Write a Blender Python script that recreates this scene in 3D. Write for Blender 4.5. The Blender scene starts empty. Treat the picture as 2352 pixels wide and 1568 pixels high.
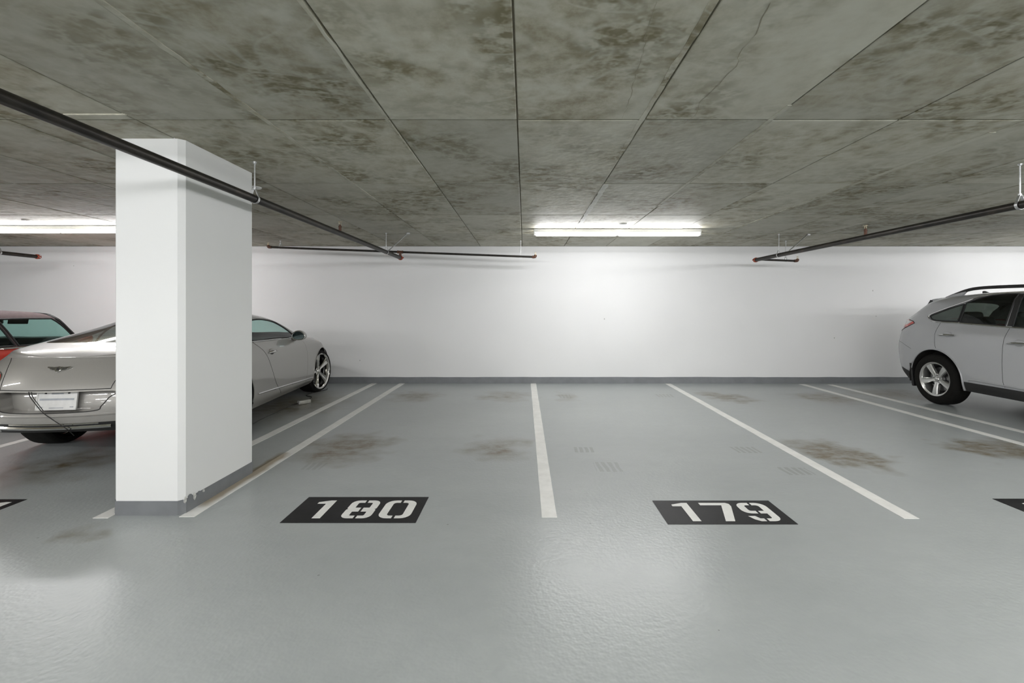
import bpy, bmesh, math, random
from mathutils import Vector, Matrix
from mathutils.bvhtree import BVHTree
random.seed(7)
PI = math.pi
S = bpy.context.scene
COL = S.collection

# ------------------------------------------------------------------ camera, world, exposure
F, CX, CY, EYE = 1045.0, 1205.0, 707.0, 1.42          # focal length and optical axis in photo pixels, eye height
cam_data = bpy.data.cameras.new('camera')
cam = bpy.data.objects.new('camera', cam_data); COL.objects.link(cam)
cam.location = (0, 0, EYE); cam.rotation_euler = (PI/2, 0, 0)
cam_data.sensor_width = 36.0; cam_data.lens = 36.0*F/2352.0
cam_data.shift_x = -(CX-1176.0)/2352.0; cam_data.shift_y = (CY-784.0)/2352.0
cam_data.clip_start = 0.05; cam_data.clip_end = 200
S.camera = cam
world = bpy.data.worlds.new('world'); S.world = world; world.use_nodes = True
world.node_tree.nodes['Background'].inputs[0].default_value = (0.9, 0.95, 1.0, 1)
world.node_tree.nodes['Background'].inputs[1].default_value = 0.02
S.view_settings.view_transform = 'Standard'; S.view_settings.look = 'None'
S.view_settings.gamma = 1.0; S.view_settings.use_curve_mapping = False
S.view_settings.exposure = 1.58
TUBE_POWER = 8.0
S.cycles.use_denoising = True; S.cycles.use_light_tree = True
S.cycles.use_adaptive_sampling = True; S.cycles.adaptive_threshold = 0.08; S.cycles.adaptive_min_samples = 24
S.cycles.max_bounces = 8; S.cycles.diffuse_bounces = 4; S.cycles.glossy_bounces = 3; S.cycles.transmission_bounces = 2; S.cycles.transparent_max_bounces = 10
S.cycles.caustics_reflective = False; S.cycles.caustics_refractive = False

# ------------------------------------------------------------------ measures of the place
WALL_Y = 8.57; CEIL = 2.58
XL, XR, YB = -15.0, 15.0, -13.0
def fl(x, y):                      # photo pixel lying on the floor -> place
    Y = F*EYE/(y-CY); return Vector(((x-CX)*Y/F, Y, 0))
def at(x, y, Y): return Vector(((x-CX)*Y/F, Y, EYE-(y-CY)*Y/F))

# ------------------------------------------------------------------ helpers: objects
def link(name, data, parent=None, loc=(0,0,0)):
    o = bpy.data.objects.new(name, data); COL.objects.link(o); o.location = loc
    if parent is not None: o.parent = parent
    return o
def empty(name, loc=(0,0,0), rz=0.0):
    o = link(name, None, None, loc); o.rotation_euler = (0,0,rz); o.empty_display_size = 0.1; return o
def tag(o, label, cat, group=None):
    o['label'] = label; o['category'] = cat
    if group: o['group'] = group
    return o
def struct(o): o['kind'] = 'structure'; return o
def mesh_of(bm, name, m, smooth=False):
    me = bpy.data.meshes.new(name); bm.normal_update(); bm.to_mesh(me); bm.free()
    if m is not None: me.materials.append(m)
    if smooth: me.polygons.foreach_set('use_smooth', [True]*len(me.polygons))
    return me
def build(name, bm, m, parent=None, smooth=False, loc=(0,0,0)):
    return link(name, mesh_of(bm, name, m, smooth), parent, loc)
def smooth_angle(o, deg=35):
    me = o.data
    me.polygons.foreach_set('use_smooth', [True]*len(me.polygons))
    try: me.set_sharp_from_angle(angle=math.radians(deg))
    except Exception: pass
    return o

# ------------------------------------------------------------------ helpers: shapes
def add_box(bm, c, s, bev=0.0, rot=None):
    r = bmesh.ops.create_cube(bm, size=1.0)
    vs = r['verts']
    for v in vs: v.co = Vector((v.co.x*s[0], v.co.y*s[1], v.co.z*s[2]))
    if bev > 0:
        es = list({e for v in vs for e in v.link_edges})
        rb = bmesh.ops.bevel(bm, geom=es, offset=bev, segments=2, affect='EDGES', profile=0.5)
        vs = list({v for f in rb['faces'] for v in f.verts} | {v for v in vs if v.is_valid})
    M = Matrix.Translation(c)
    if rot is not None: M = M @ rot
    for v in vs: v.co = M @ v.co
    return vs
def box(name, c, s, m, parent=None, bev=0.0, rot=None):
    bm = bmesh.new(); add_box(bm, c, s, bev, rot)
    return build(name, bm, m, parent)
def frame_of(d):
    d = d.normalized(); a = Vector((0,0,1)) if abs(d.z) < 0.9 else Vector((1,0,0))
    u = d.cross(a).normalized(); v = u.cross(d).normalized(); return u, v
def add_tube(bm, pts, r, n=10, closed=False, caps=True, flat=1.0):
    pts = [Vector(p) for p in pts]; N = len(pts); rings = []
    rr = r if isinstance(r, (list, tuple)) else [r]*N
    pu = None
    for i, p in enumerate(pts):
        if closed: d = pts[(i+1) % N]-pts[i-1]
        else: d = pts[min(i+1, N-1)]-pts[max(i-1, 0)]
        if d.length < 1e-9: d = Vector((0,0,1))
        u, v = frame_of(d)
        if pu is not None:
            u = (pu - d.normalized()*pu.dot(d.normalized()))
            if u.length < 1e-6: u, v = frame_of(d)
            u.normalize(); v = u.cross(d.normalized()).normalized()
        pu = u
        rings.append([bm.verts.new(p+(u*math.cos(2*PI*k/n)+v*math.sin(2*PI*k/n)*flat)*rr[i]) for k in range(n)])
    for i in range(N if closed else N-1):
        a, b = rings[i], rings[(i+1) % N]
        for k in range(n):
            try: bm.faces.new((a[k], a[(k+1) % n], b[(k+1) % n], b[k]))
            except ValueError: pass
    if caps and not closed:
        try: bm.faces.new(rings[0]); bm.faces.new(rings[-1][::-1])
        except ValueError: pass
    return rings
def tube(name, pts, r, m, parent=None, n=10, closed=False, flat=1.0):
    bm = bmesh.new(); add_tube(bm, pts, r, n, closed, True, flat)
    bmesh.ops.recalc_face_normals(bm, faces=bm.faces[:])
    o = build(name, bm, m, parent); return smooth_angle(o, 50)
def add_lathe(bm, prof, n=32, M=None):          # prof: (radius, axial) turned about local x
    rings = []
    for (r, a) in prof:
        ring = []
        for k in range(n):
            t = 2*PI*k/n; p = Vector((a, r*math.cos(t), r*math.sin(t)))
            ring.append(bm.verts.new(M @ p if M else p))
        rings.append(ring)
    for i in range(len(rings)-1):
        for k in range(n):
            try: bm.faces.new((rings[i][k], rings[i][(k+1) % n], rings[i+1][(k+1) % n], rings[i+1][k]))
            except ValueError: pass
    return rings
def lathe(name, prof, m, parent=None, n=32, M=None, deg=40):
    bm = bmesh.new(); add_lathe(bm, prof, n, M)
    bmesh.ops.remove_doubles(bm, verts=bm.verts[:], dist=1e-5)
    bmesh.ops.recalc_face_normals(bm, faces=bm.faces[:])
    return smooth_angle(build(name, bm, m, parent), deg)
def add_prism(bm, poly, z0, z1):                # flat outline in xy, pulled up
    a = [bm.verts.new((p[0], p[1], z0)) for p in poly]; b = [bm.verts.new((p[0], p[1], z1)) for p in poly]
    n = len(poly)
    bm.faces.new(b); bm.faces.new(a[::-1])
    for i in range(n): bm.faces.new((a[i], a[(i+1) % n], b[(i+1) % n], b[i]))
AXX = Matrix.Rotation(-PI/2, 4, 'Y')            # sends the lathe's x axis to z
def ellipsoid(name, c, r, m, parent=None, rot=None, seg=20):
    bm = bmesh.new(); bmesh.ops.create_uvsphere(bm, u_segments=seg, v_segments=max(6, seg//2), radius=1.0)
    M = Matrix.Translation(c) @ (rot or Matrix()) @ Matrix.Diagonal((r[0], r[1], r[2], 1))
    bmesh.ops.transform(bm, matrix=M, verts=bm.verts[:])
    return build(name, bm, m, parent, True)

# ------------------------------------------------------------------ helpers: materials
class NT:
    def __init__(s, name):
        s.m = bpy.data.materials.new(name); s.m.use_nodes = True
        s.t = s.m.node_tree; s.n = s.t.nodes; s.l = s.t.links
        s.b = s.n['Principled BSDF']; s.out = s.n['Material Output']
    def add(s, kind, **kw):
        x = s.n.new(kind)
        for k, v in kw.items():
            if k.startswith('i_'):
                key = k[2:]; key = int(key) if key.isdigit() else key.replace('_', ' ')
                x.inputs[key].default_value = v
            else: setattr(x, k, v)
        return x
    def to(s, a, b): s.l.new(a, b)
    def math(s, op, a, b=None, c=None, clamp=False):
        x = s.n.new('ShaderNodeMath'); x.operation = op; x.use_clamp = clamp
        for i, v in enumerate((a, b, c)):
            if v is None: continue
            if isinstance(v, (int, float)): x.inputs[i].default_value = v
            else: s.l.new(v, x.inputs[i])
        return x.outputs[0]
    def vmath(s, op, a, b=None):
        x = s.n.new('ShaderNodeVectorMath'); x.operation = op
        for i, v in enumerate((a, b)):
            if v is None: continue
            if isinstance(v, (tuple, list)): x.inputs[i].default_value = v
            else: s.l.new(v, x.inputs[i])
        return x.outputs['Value'] if op in ('LENGTH', 'DOT_PRODUCT') else x.outputs[0]
    def noise(s, vec, scale, detail=4.0, rough=0.5, dist=0.0, col=False):
        x = s.add('ShaderNodeTexNoise'); x.inputs['Scale'].default_value = scale
        x.inputs['Detail'].default_value = detail; x.inputs['Roughness'].default_value = rough
        x.inputs['Distortion'].default_value = dist
        if vec is not None: s.l.new(vec, x.inputs['Vector'])
        return x.outputs['Color' if col else 'Fac']
    def ramp(s, fac, *stops, interp='LINEAR'):
        x = s.n.new('ShaderNodeValToRGB'); r = x.color_ramp; r.interpolation = interp
        while len(r.elements) < len(stops): r.elements.new(0.5)
        for e, (p, c) in zip(r.elements, stops):
            e.position = p; e.color = (c, c, c, 1) if isinstance(c, (int, float)) else (*c, 1)
        s.l.new(fac, x.inputs[0]); return x.outputs[0]
    def mix(s, fac, a, b, mode='MIX'):
        x = s.n.new('ShaderNodeMix'); x.data_type = 'RGBA'; x.blend_type = mode
        for sock, v in ((x.inputs[0], fac), (x.inputs[6], a), (x.inputs[7], b)):
            if isinstance(v, (int, float)): sock.default_value = v
            elif isinstance(v, (tuple, list)): sock.default_value = (*v, 1)
            else: s.l.new(v, sock)
        return x.outputs[2]
    def pos(s): return s.add('ShaderNodeNewGeometry').outputs['Position']
    def obj(s): return s.add('ShaderNodeTexCoord').outputs['Object']
    def scaled(s, vec, sc): return s.vmath('MULTIPLY', vec, sc)
    def bump(s, h, strength=0.2, dist=0.01):
        x = s.add('ShaderNodeBump'); x.inputs['Strength'].default_value = strength; x.inputs['Distance'].default_value = dist
        s.l.new(h, x.inputs['Height']); s.l.new(x.outputs[0], s.b.inputs['Normal']); return x
def setp(b, color=None, rough=None, metal=None, **kw):
    if color is not None: b.inputs['Base Color'].default_value = (*color, 1)
    if rough is not None: b.inputs['Roughness'].default_value = rough
    if metal is not None: b.inputs['Metallic'].default_value = metal
    for k, v in kw.items():
        b.inputs[k.replace('_', ' ')].default_value = v
def plain(name, color, rough=0.5, metal=0.0, wear=0.06, scale=30.0, **kw):
    t = NT(name); setp(t.b, color, rough, metal, **kw)
    n = t.noise(t.obj(), scale, 3.0)
    lo = tuple(c*(1-wear*1.6) for c in color); hi = tuple(min(1, c*(1+wear*1.6)) for c in color)
    t.to(t.ramp(n, (0.3, lo), (0.7, hi)), t.b.inputs['Base Color'])
    return t.m

# stains on the floor, one with painted shadow: centre, half sizes (m), turn, strength
def mark_spec(x0, x1, y0, y1, strength, turn=0.0):
    a = fl((x0+x1)/2, y1); b = fl((x0+x1)/2, y0); c0 = fl(x0, (y0+y1)/2); c1 = fl(x1, (y0+y1)/2)
    return ((a+b)/2, (c1.x-c0.x)/2, (b.y-a.y)/2, strength, turn)
STAINS_SHADE = [mark_spec(690, 905, 992, 1066, 1.25), mark_spec(1065, 1225, 1000, 1062, 0.85), mark_spec(890, 1015, 898, 924, 0.9),
    mark_spec(1100, 1225, 898, 924, 0.75), mark_spec(1635, 1725, 902, 924, 1.3), mark_spec(1845, 2020, 1008, 1085, 1.7, -0.35),
    mark_spec(2190, 2420, 1008, 1062, 1.7, -0.2), mark_spec(1820, 1985, 900, 930, 0.9), mark_spec(520, 800, 898, 975, 0.9), mark_spec(1960, 2140, 892, 920, 0.8),
    mark_spec(1270, 1325, 900, 922, 0.5), mark_spec(1600, 1660, 896, 922, 0.5), mark_spec(20, 260, 1030, 1120, 0.8),  # last one: olive tinge plus the shadow left of the column, as colour
    mark_spec(140, 255, 1205, 1245, 0.5)]
TREADS = [mark_spec(1314, 1366, 1026, 1039, 1), mark_spec(1685, 1740, 1026, 1039, 1), mark_spec(1793, 1860, 1073, 1090, 1),
    mark_spec(1367, 1424, 1062, 1082, 0.8), mark_spec(1508, 1545, 905, 912, 0.9), mark_spec(1280, 1310, 906, 914, 0.8), mark_spec(700, 745, 1062, 1078, 0.7)]
def stain_shade_mask(t, pos, warp, pn):
    w2 = t.vmath('MULTIPLY', t.vmath('SUBTRACT', warp, (0.5, 0.5, 0.5)), (0.8, 0.65, 0))
    p = t.vmath('ADD', pos, w2)
    patch = t.ramp(pn, (0.3, 0.25), (0.65, 1.0))
    total = None
    for (c, rx, ry, k, turn) in STAINS_SHADE:
        q = t.vmath('SUBTRACT', p, tuple(c))
        if turn:
            vr = t.add('ShaderNodeVectorRotate', rotation_type='Z_AXIS'); t.to(q, vr.inputs['Vector']); vr.inputs['Angle'].default_value = turn
            q = vr.outputs[0]
        d = t.vmath('LENGTH', t.scaled(q, (1/(rx*1.15), 1/(ry*1.15), 0)))
        v = t.math('MULTIPLY', t.math('SUBTRACT', 1.0, d, clamp=True), k*1.3)
        total = v if total is None else t.math('ADD', total, v)
    return t.math('MULTIPLY', t.math('MINIMUM', total, 1.0), patch, clamp=True)
def tread_mask(t, pos, warp):
    total = None
    sep = t.add('ShaderNodeSeparateXYZ')
    w = t.vmath('MULTIPLY', t.vmath('SUBTRACT', warp, (0.5, 0.5, 0.5)), (0.06, 0.07, 0))
    t.to(t.vmath('ADD', pos, w), sep.inputs[0])
    st = t.math('GREATER_THAN', t.math('SINE', t.math('MULTIPLY', sep.outputs[0], 2*PI/0.055)), -0.35)
    for (c, rx, ry, k, turn) in TREADS:
        ax = t.math('LESS_THAN', t.math('ABSOLUTE', t.math('SUBTRACT', sep.outputs[0], c.x)), rx)
        ay = t.math('LESS_THAN', t.math('ABSOLUTE', t.math('SUBTRACT', sep.outputs[1], c.y)), ry)
        v = t.math('MULTIPLY', t.math('MULTIPLY', ax, ay), k)
        total = v if total is None else t.math('MAXIMUM', total, v)
    return t.math('MULTIPLY', total, st)
# rust seep along the foot of the column
def rust_mask(t, pos, warp):
    sep = t.add('ShaderNodeSeparateXYZ'); w = t.vmath('MULTIPLY', t.vmath('SUBTRACT', warp, (0.5, 0.5, 0.5)), (0.16, 0.5, 0))
    t.to(t.vmath('ADD', pos, w), sep.inputs[0])
    ax = t.math('SUBTRACT', 1.0, t.math('DIVIDE', t.math('ABSOLUTE', t.math('SUBTRACT', sep.outputs[0], -2.335)), 0.085), clamp=True)
    ay = t.math('SUBTRACT', 1.0, t.math('DIVIDE', t.math('ABSOLUTE', t.math('SUBTRACT', sep.outputs[1], 3.84)), 0.62), clamp=True)
    return t.math('MULTIPLY', t.math('MULTIPLY', ax, t.math('MULTIPLY', ay, 3.0, clamp=True)), 1.9, clamp=True)

def mat_floor():
    t = NT('epoxy_floor'); p = t.pos()
    n1 = t.noise(t.scaled(p, (0.45, 1.0, 0)), 1.3, 2.0, 0.6); n2 = t.noise(t.scaled(p, (0.8, 1.2, 0)), 8.0, 3.0, 0.68); warp = t.noise(p, 3.4, 1.5, 0.6, 0.0, True)
    base = t.ramp(n1, (0.3, (0.355, 0.382, 0.382)), (0.7, (0.410, 0.438, 0.436)))
    base = t.mix(0.2, base, t.ramp(n2, (0.3, (0.335, 0.357, 0.355)), (0.7, (0.44, 0.465, 0.462))))
    base = t.mix(t.math('MULTIPLY', stain_shade_mask(t, p, warp, n2), 0.95), base, (0.130, 0.096, 0.038))
    base = t.mix(t.math('MULTIPLY', tread_mask(t, p, warp), 0.30), base, (0.10, 0.09, 0.06))
    base = t.mix(t.math('MULTIPLY', rust_mask(t, p, warp), 0.9), base, (0.16, 0.115, 0.045))
    sp = t.add('ShaderNodeTexVoronoi', i_Scale=3.1); t.to(p, sp.inputs['Vector'])
    speck = t.math('LESS_THAN', sp.outputs['Distance'], 0.022)
    base = t.mix(t.math('MULTIPLY', speck, 0.45), base, (0.08, 0.075, 0.06))
    t.to(base, t.b.inputs['Base Color'])
    r = t.ramp(n1, (0.25, 0.285), (0.75, 0.34)); t.to(r, t.b.inputs['Roughness'])
    setp(t.b, Specular_IOR_Level=0.5)
    t.bump(t.noise(p, 38.0, 1.0, 0.6), 0.35, 0.004)
    return t.m
def mat_line():
    t = NT('line_paint'); p = t.pos()
    n = t.noise(p, 6.0, 5.0, 0.65)
    base = t.ramp(n, (0.3, (0.76, 0.76, 0.73)), (0.6, (0.86, 0.86, 0.83)))
    base = t.mix(t.math('MULTIPLY', rust_mask(t, p, t.noise(p, 3.4, 1.5, 0.6, 0.0, True)), 0.75), base, (0.30, 0.22, 0.11))
    t.to(base, t.b.inputs['Base Color']); setp(t.b, None, 0.45)
    t.bump(t.noise(p, 60.0, 3.0), 0.15, 0.003); return t.m
def mat_black_paint():
    t = NT('black_floor_paint'); p = t.pos()
    t.to(t.ramp(t.noise(p, 5.0, 5.0, 0.7), (0.3, (0.013, 0.013, 0.014)), (0.7, (0.022, 0.022, 0.023))), t.b.inputs['Base Color'])
    setp(t.b, None, 0.5, Specular_IOR_Level=0.25); t.bump(t.noise(p, 60.0, 3.0), 0.15, 0.003); return t.m
def mat_wall(name='white_wall_paint', col=(0.80, 0.805, 0.805)):
    t = NT(name); p = t.pos()
    n = t.noise(p, 0.9, 2.0, 0.5)
    base = t.ramp(n, (0.3, tuple(c*0.965 for c in col)), (0.7, col))
    v = t.add('ShaderNodeTexVoronoi', i_Scale=2.6); t.to(t.scaled(p, (1, 1, 0.7)), v.inputs['Vector'])
    speck = t.math('MULTIPLY', t.math('LESS_THAN', v.outputs['Distance'], 0.026), t.math('GREATER_THAN', n, 0.5))
    base = t.mix(t.math('MULTIPLY', speck, 0.6), base, (0.25, 0.25, 0.23))
    t.to(base, t.b.inputs['Base Color']); setp(t.b, None, 0.7, Specular_IOR_Level=0.25)
    return t.m
def mat_concrete():
    t = NT('board_marked_concrete'); p = t.pos()
    rnd = t.add('ShaderNodeObjectInfo').outputs['Random']
    off = t.add('ShaderNodeCombineXYZ'); t.to(t.math('MULTIPLY', rnd, 9.0), off.inputs[2])
    q = t.vmath('ADD', t.scaled(p, (1.0, 1.0, 0)), off.outputs[0])
    n1 = t.noise(q, 1.7, 3.0, 0.62)                        # broad blotches
    n2 = t.noise(t.scaled(q, (1.2, 1.0, 1)), 6.5, 4.0, 0.68)  # mottling
    n3 = t.noise(t.scaled(q, (1.0, 1.5, 1)), 1.6, 2.0, 0.45, 1.6)   # trowel wisps
    base = t.ramp(n2, (0.30, (0.290, 0.262, 0.185)), (0.48, (0.425, 0.405, 0.318)), (0.66, (0.510, 0.505, 0.425)))
    dark = t.ramp(n1, (0.45, 0.0), (0.60, 0.95))
    fine = t.ramp(t.noise(t.scaled(q, (1.0, 1.2, 1)), 13.0, 2.0, 0.7), (0.40, 0.15), (0.58, 1.0))
    base = t.mix(t.math('MULTIPLY', dark, fine), base, (0.172, 0.152, 0.086))
    wisp = t.ramp(n3, (0.44, 0.0), (0.50, 0.38), (0.56, 0.0))
    base = t.mix(wisp, base, (0.56, 0.56, 0.49))
    haze = t.ramp(t.noise(q, 1.0, 1.0, 0.5), (0.48, 0.0), (0.66, 0.7))
    base = t.mix(haze, base, (0.52, 0.515, 0.44))
    tone = t.math('ADD', 0.80, t.math('MULTIPLY', rnd, 0.24))
    hsv = t.add('ShaderNodeHueSaturation'); t.to(tone, hsv.inputs['Value']); t.to(base, hsv.inputs['Color'])
    t.to(hsv.outputs[0], t.b.inputs['Base Color'])
    setp(t.b, None, 0.62, Specular_IOR_Level=0.3)
    t.bump(t.noise(q, 14.0, 1.0, 0.7), 0.4, 0.008)
    return t.m
def mat_joint():
    t = NT('joint_concrete'); p = t.pos()
    t.to(t.ramp(t.noise(p, 12.0, 5.0, 0.7), (0.3, (0.20, 0.175, 0.115)), (0.7, (0.33, 0.305, 0.235))), t.b.inputs['Base Color']); setp(t.b, None, 0.85)
    return t.m
def mat_paint(name, col, metal=0.18, rough=0.38, coat=1.0):
    t = NT(name); setp(t.b, col, rough, metal, Coat_Weight=coat, Coat_Roughness=0.04)
    n = t.noise(t.obj(), 900.0, 1.0)
    t.to(t.ramp(n, (0.35, tuple(c*0.88 for c in col)), (0.65, tuple(min(1, c*1.10) for c in col))), t.b.inputs['Base Color'])
    return t.m
def mat_glass(name, tint, refl=1.0):
    t = NT(name); t.n.remove(t.b)
    tr = t.add('ShaderNodeBsdfTransparent'); tr.inputs[0].default_value = (*tint, 1)
    gl = t.add('ShaderNodeBsdfGlossy'); gl.inputs['Roughness'].default_value = 0.02
    n = t.noise(t.obj(), 4.0, 2.0); t.to(t.ramp(n, (0.3, 0.9), (0.7, 1.0)), gl.inputs['Color'])
    lw = t.add('ShaderNodeLayerWeight'); lw.inputs[0].default_value = 0.5
    fac = t.math('ADD', 0.045*refl, t.math('MULTIPLY', t.math('POWER', lw.outputs['Facing'], 5.0), 0.85), clamp=True)
    mx = t.add('ShaderNodeMixShader'); t.to(fac, mx.inputs[0]); t.to(tr.outputs[0], mx.inputs[1]); t.to(gl.outputs[0], mx.inputs[2])
    t.to(mx.outputs[0], t.out.inputs[0]); return t.m
def mat_emit(name, col, k):
    t = NT(name); t.n.remove(t.b)
    e = t.add('ShaderNodeEmission'); e.inputs[0].default_value = (*col, 1); e.inputs[1].default_value = k
    t.to(e.outputs[0], t.out.inputs[0]); return t.m
def mat_pipe():
    t = NT('black_steel_pipe'); o = t.obj(); setp(t.b, None, 0.42, 0.55)
    n = t.noise(t.scaled(o, (3, 1, 3)), 6.0, 5.0, 0.65)
    t.to(t.ramp(n, (0.35, (0.016, 0.015, 0.013)), (0.6, (0.036, 0.031, 0.025)), (0.74, (0.075, 0.052, 0.04))), t.b.inputs['Base Color']); return t.m

M = dict(
    floor=mat_floor(), line=mat_line(), blackpaint=mat_black_paint(), wall=mat_wall(), column=mat_wall('column_paint', (0.83, 0.84, 0.83)),
    conc=mat_concrete(), joint=mat_joint(), greyband=plain('grey_band_paint', (0.19, 0.20, 0.21), 0.5, 0, 0.05, 8.0),
    filler=plain('pale_joint_filler', (0.55, 0.55, 0.50), 0.7, 0, 0.12, 14.0), plate_white=plain('white_plastic', (0.75, 0.75, 0.73), 0.4, 0, 0.03),
    pipe=mat_pipe(), redfit=plain('red_pipe_fitting', (0.30, 0.05, 0.02), 0.5, 0.1, 0.25, 60.0), brownfit=plain('rusty_pipe_fitting', (0.10, 0.042, 0.024), 0.55, 0.2, 0.25, 60.0),
    zinc=plain('zinc_steel', (0.52, 0.53, 0.53), 0.38, 0.85, 0.08, 80.0), brass=plain('sprinkler_brass', (0.42, 0.36, 0.24), 0.35, 0.8, 0.1, 90.0),
    tube=mat_emit('lit_lamp_tube', (0.99, 0.985, 1.0), 1.3), lampbody=plain('white_enamel', (0.82, 0.83, 0.83), 0.35, 0, 0.02),
    silver=mat_paint('silver_car_paint', (0.45, 0.457, 0.47)), pewter=mat_paint('champagne_silver_car_paint', (0.36, 0.350, 0.325)), red=mat_paint('red_car_paint', (0.52, 0.025, 0.008), 0.0, 0.3),
    rubber=plain('tyre_rubber', (0.008, 0.0075, 0.0065), 0.8, 0, 0.15, 40.0, Specular_IOR_Level=0.2), blackplastic=plain('black_plastic', (0.022, 0.022, 0.022), 0.5, 0, 0.1, 50.0),
    seam=plain('shut_line_black', (0.02, 0.02, 0.02), 0.7), chrome=plain('chrome', (0.72, 0.72, 0.71), 0.08, 1.0, 0.02), satin=plain('satin_alloy', (0.62, 0.62, 0.60), 0.28, 0.85, 0.03),
    polished=plain('polished_alloy', (0.66, 0.65, 0.62), 0.13, 1.0, 0.04), dark=plain('dark_interior', (0.014, 0.013, 0.012), 0.8, 0, 0.15, 20.0),
    leather=plain('dark_leather', (0.05, 0.045, 0.04), 0.5, 0, 0.12, 25.0), glass=mat_glass('green_tinted_glass', (0.72, 0.86, 0.83)),
    privacy=mat_glass('dark_privacy_glass', (0.24, 0.27, 0.25)), screen=mat_glass('clear_windscreen_glass', (0.66, 0.86, 0.82)),
    darkglass=mat_glass('dark_rear_glass', (0.30, 0.33, 0.33), 1.6),  # evenly dark glass for the rear windows
    fabric=plain('mauve_brown_soft_top', (0.135, 0.098, 0.100), 0.9, 0, 0.06, 25.0), redlens=plain('red_lamp_lens', (0.62, 0.03, 0.012), 0.12, 0, 0.08, 30.0, Coat_Weight=1.0),
    clearlens=plain('pale_lamp_lens', (0.62, 0.60, 0.60), 0.1, 0, 0.05, 30.0, Coat_Weight=1.0), cord=plain('dark_cord', (0.03, 0.03, 0.028), 0.5), adapter=plain('grey_adapter_case', (0.42, 0.42, 0.38), 0.35, 0.3, 0.05),
    plateink=plain('grey_plate_ink', (0.42, 0.44, 0.47), 0.6), chip=plain('chipped_plaster', (0.6, 0.6, 0.57), 0.8, 0, 0.2, 60.0), mirrorglass=plain('mirror_glass', (0.25, 0.33, 0.35), 0.05, 1.0, 0.02),
    brake=plain('brake_steel', (0.25, 0.25, 0.25), 0.4, 0.9, 0.1, 30.0), wash=plain('pale_wood_sliver', (0.62, 0.60, 0.50), 0.8, 0, 0.1, 30.0),
)

M['tube'].cycles.emission_sampling = 'NONE'
# ------------------------------------------------------------------ the setting
def quad(name, vs, m):
    bm = bmesh.new(); bm.faces.new([bm.verts.new(v) for v in vs]); return struct(build(name, bm, m))
struct(box('floor', ((XL+XR)/2, (YB+WALL_Y)/2, -0.1), (XR-XL+0.4, WALL_Y-YB+0.4, 0.2), M['floor']))
struct(box('wall_back', ((XL+XR)/2, WALL_Y+0.1, CEIL/2), (XR-XL+0.4, 0.2, CEIL), M['wall']))
struct(box('wall_front', ((XL+XR)/2, YB-0.1, CEIL/2), (XR-XL+0.4, 0.2, CEIL), M['wall']))
struct(box('wall_left', (XL-0.1, (YB+WALL_Y)/2, CEIL/2), (0.2, WALL_Y-YB, CEIL), M['wall']))
struct(box('wall_right', (XR+0.1, (YB+WALL_Y)/2, CEIL/2), (0.2, WALL_Y-YB, CEIL), M['wall']))
# painted band at the foot of the back wall, edge slightly uneven
bm = bmesh.new(); nseg = 120; xs = [XL+(XR-XL)*i/nseg for i in range(nseg+1)]
lo_f, hi_f, hi_b = [], [], []
for x in xs:
    h = 0.118+random.uniform(-0.003, 0.003)
    lo_f.append(bm.verts.new((x, WALL_Y-0.006, 0))); hi_f.append(bm.verts.new((x, WALL_Y-0.004, h))); hi_b.append(bm.verts.new((x, WALL_Y+0.001, h+0.002)))
for i in range(nseg):
    bm.faces.new((lo_f[i], lo_f[i+1], hi_f[i+1], hi_f[i])); bm.faces.new((hi_f[i], hi_f[i+1], hi_b[i+1], hi_b[i]))
struct(build('baseboard_back', bm, M['greyband']))

# ceiling: slab with formwork panels cast into it
PW, PL, GAP = 0.785, 1.435, 0.013
ceiling = struct(box('ceiling', ((XL+XR)/2, (YB+WALL_Y)/2, CEIL+0.116), (XR-XL+0.4, WALL_Y-YB+0.4, 0.2), M['joint']))
ceiling_inv = ceiling.matrix_basis.inverted()
def panel_mesh(w, l):
    bm = bmesh.new()
    vs = [bm.verts.new((x, y, z)) for z, ins in ((0.017, 0.0), (0.0025, 0.0), (0.0, 0.004)) for x, y in ((-w/2+ins, -l/2+ins), (w/2-ins, -l/2+ins), (w/2-ins, l/2-ins), (-w/2+ins, l/2-ins))]
    for k in (0, 4):
        for i in range(4): bm.faces.new((vs[k+i], vs[k+4+i], vs[k+4+(i+1) % 4], vs[k+(i+1) % 4]))
    bm.faces.new((vs[8], vs[11], vs[10], vs[9]))
    bmesh.ops.recalc_face_normals(bm, faces=bm.faces[:])
    return mesh_of(bm, 'ceiling_panel', M['conc'])
pm = panel_mesh(PW-0.009, PL-GAP)
for j in range(-9, 4):
    y0 = 2.806+PL*j
    for i in range(-13, 12):
        x0 = -0.045+PW*i
        if abs(x0+PW/2) > 2.6+1.15*max(0.3, y0+PL): continue
        link('panel', pm, ceiling, (x0+PW/2, y0+PL/2, CEIL-random.choice((0, 0.0006, 0.0015, 0.0025))))
# the slab around them, out of the picture, in larger plain panels
for cxx, cyy, wx, wy in ((XL+2.35, (YB+WALL_Y)/2, 4.7, WALL_Y-YB), (XR-2.75, (YB+WALL_Y)/2, 5.5, WALL_Y-YB), (0, -11.55, 20.4, 2.9)):
    link('panel', panel_mesh(wx, wy), ceiling, (cxx, cyy, CEIL+0.004))
def strip(name, x, y0, y1, w, z, m):
    bm = bmesh.new(); n = max(6, int((y1-y0)/0.08)); L, R = [], []
    for i in range(n+1):
        y = y0+(y1-y0)*i/n; a = w/2*random.uniform(0.7, 1.2); b = w/2*random.uniform(0.7, 1.2); s = random.uniform(-0.004, 0.004)
        L.append((x-a+s, y)); R.append((x+b+s, y))
    add_prism(bm, L+R[::-1], z, CEIL+0.005)
    bmesh.ops.triangulate(bm, faces=[f for f in bm.faces if len(f.verts) > 4])
    return build(name, bm, m, ceiling)
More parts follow.
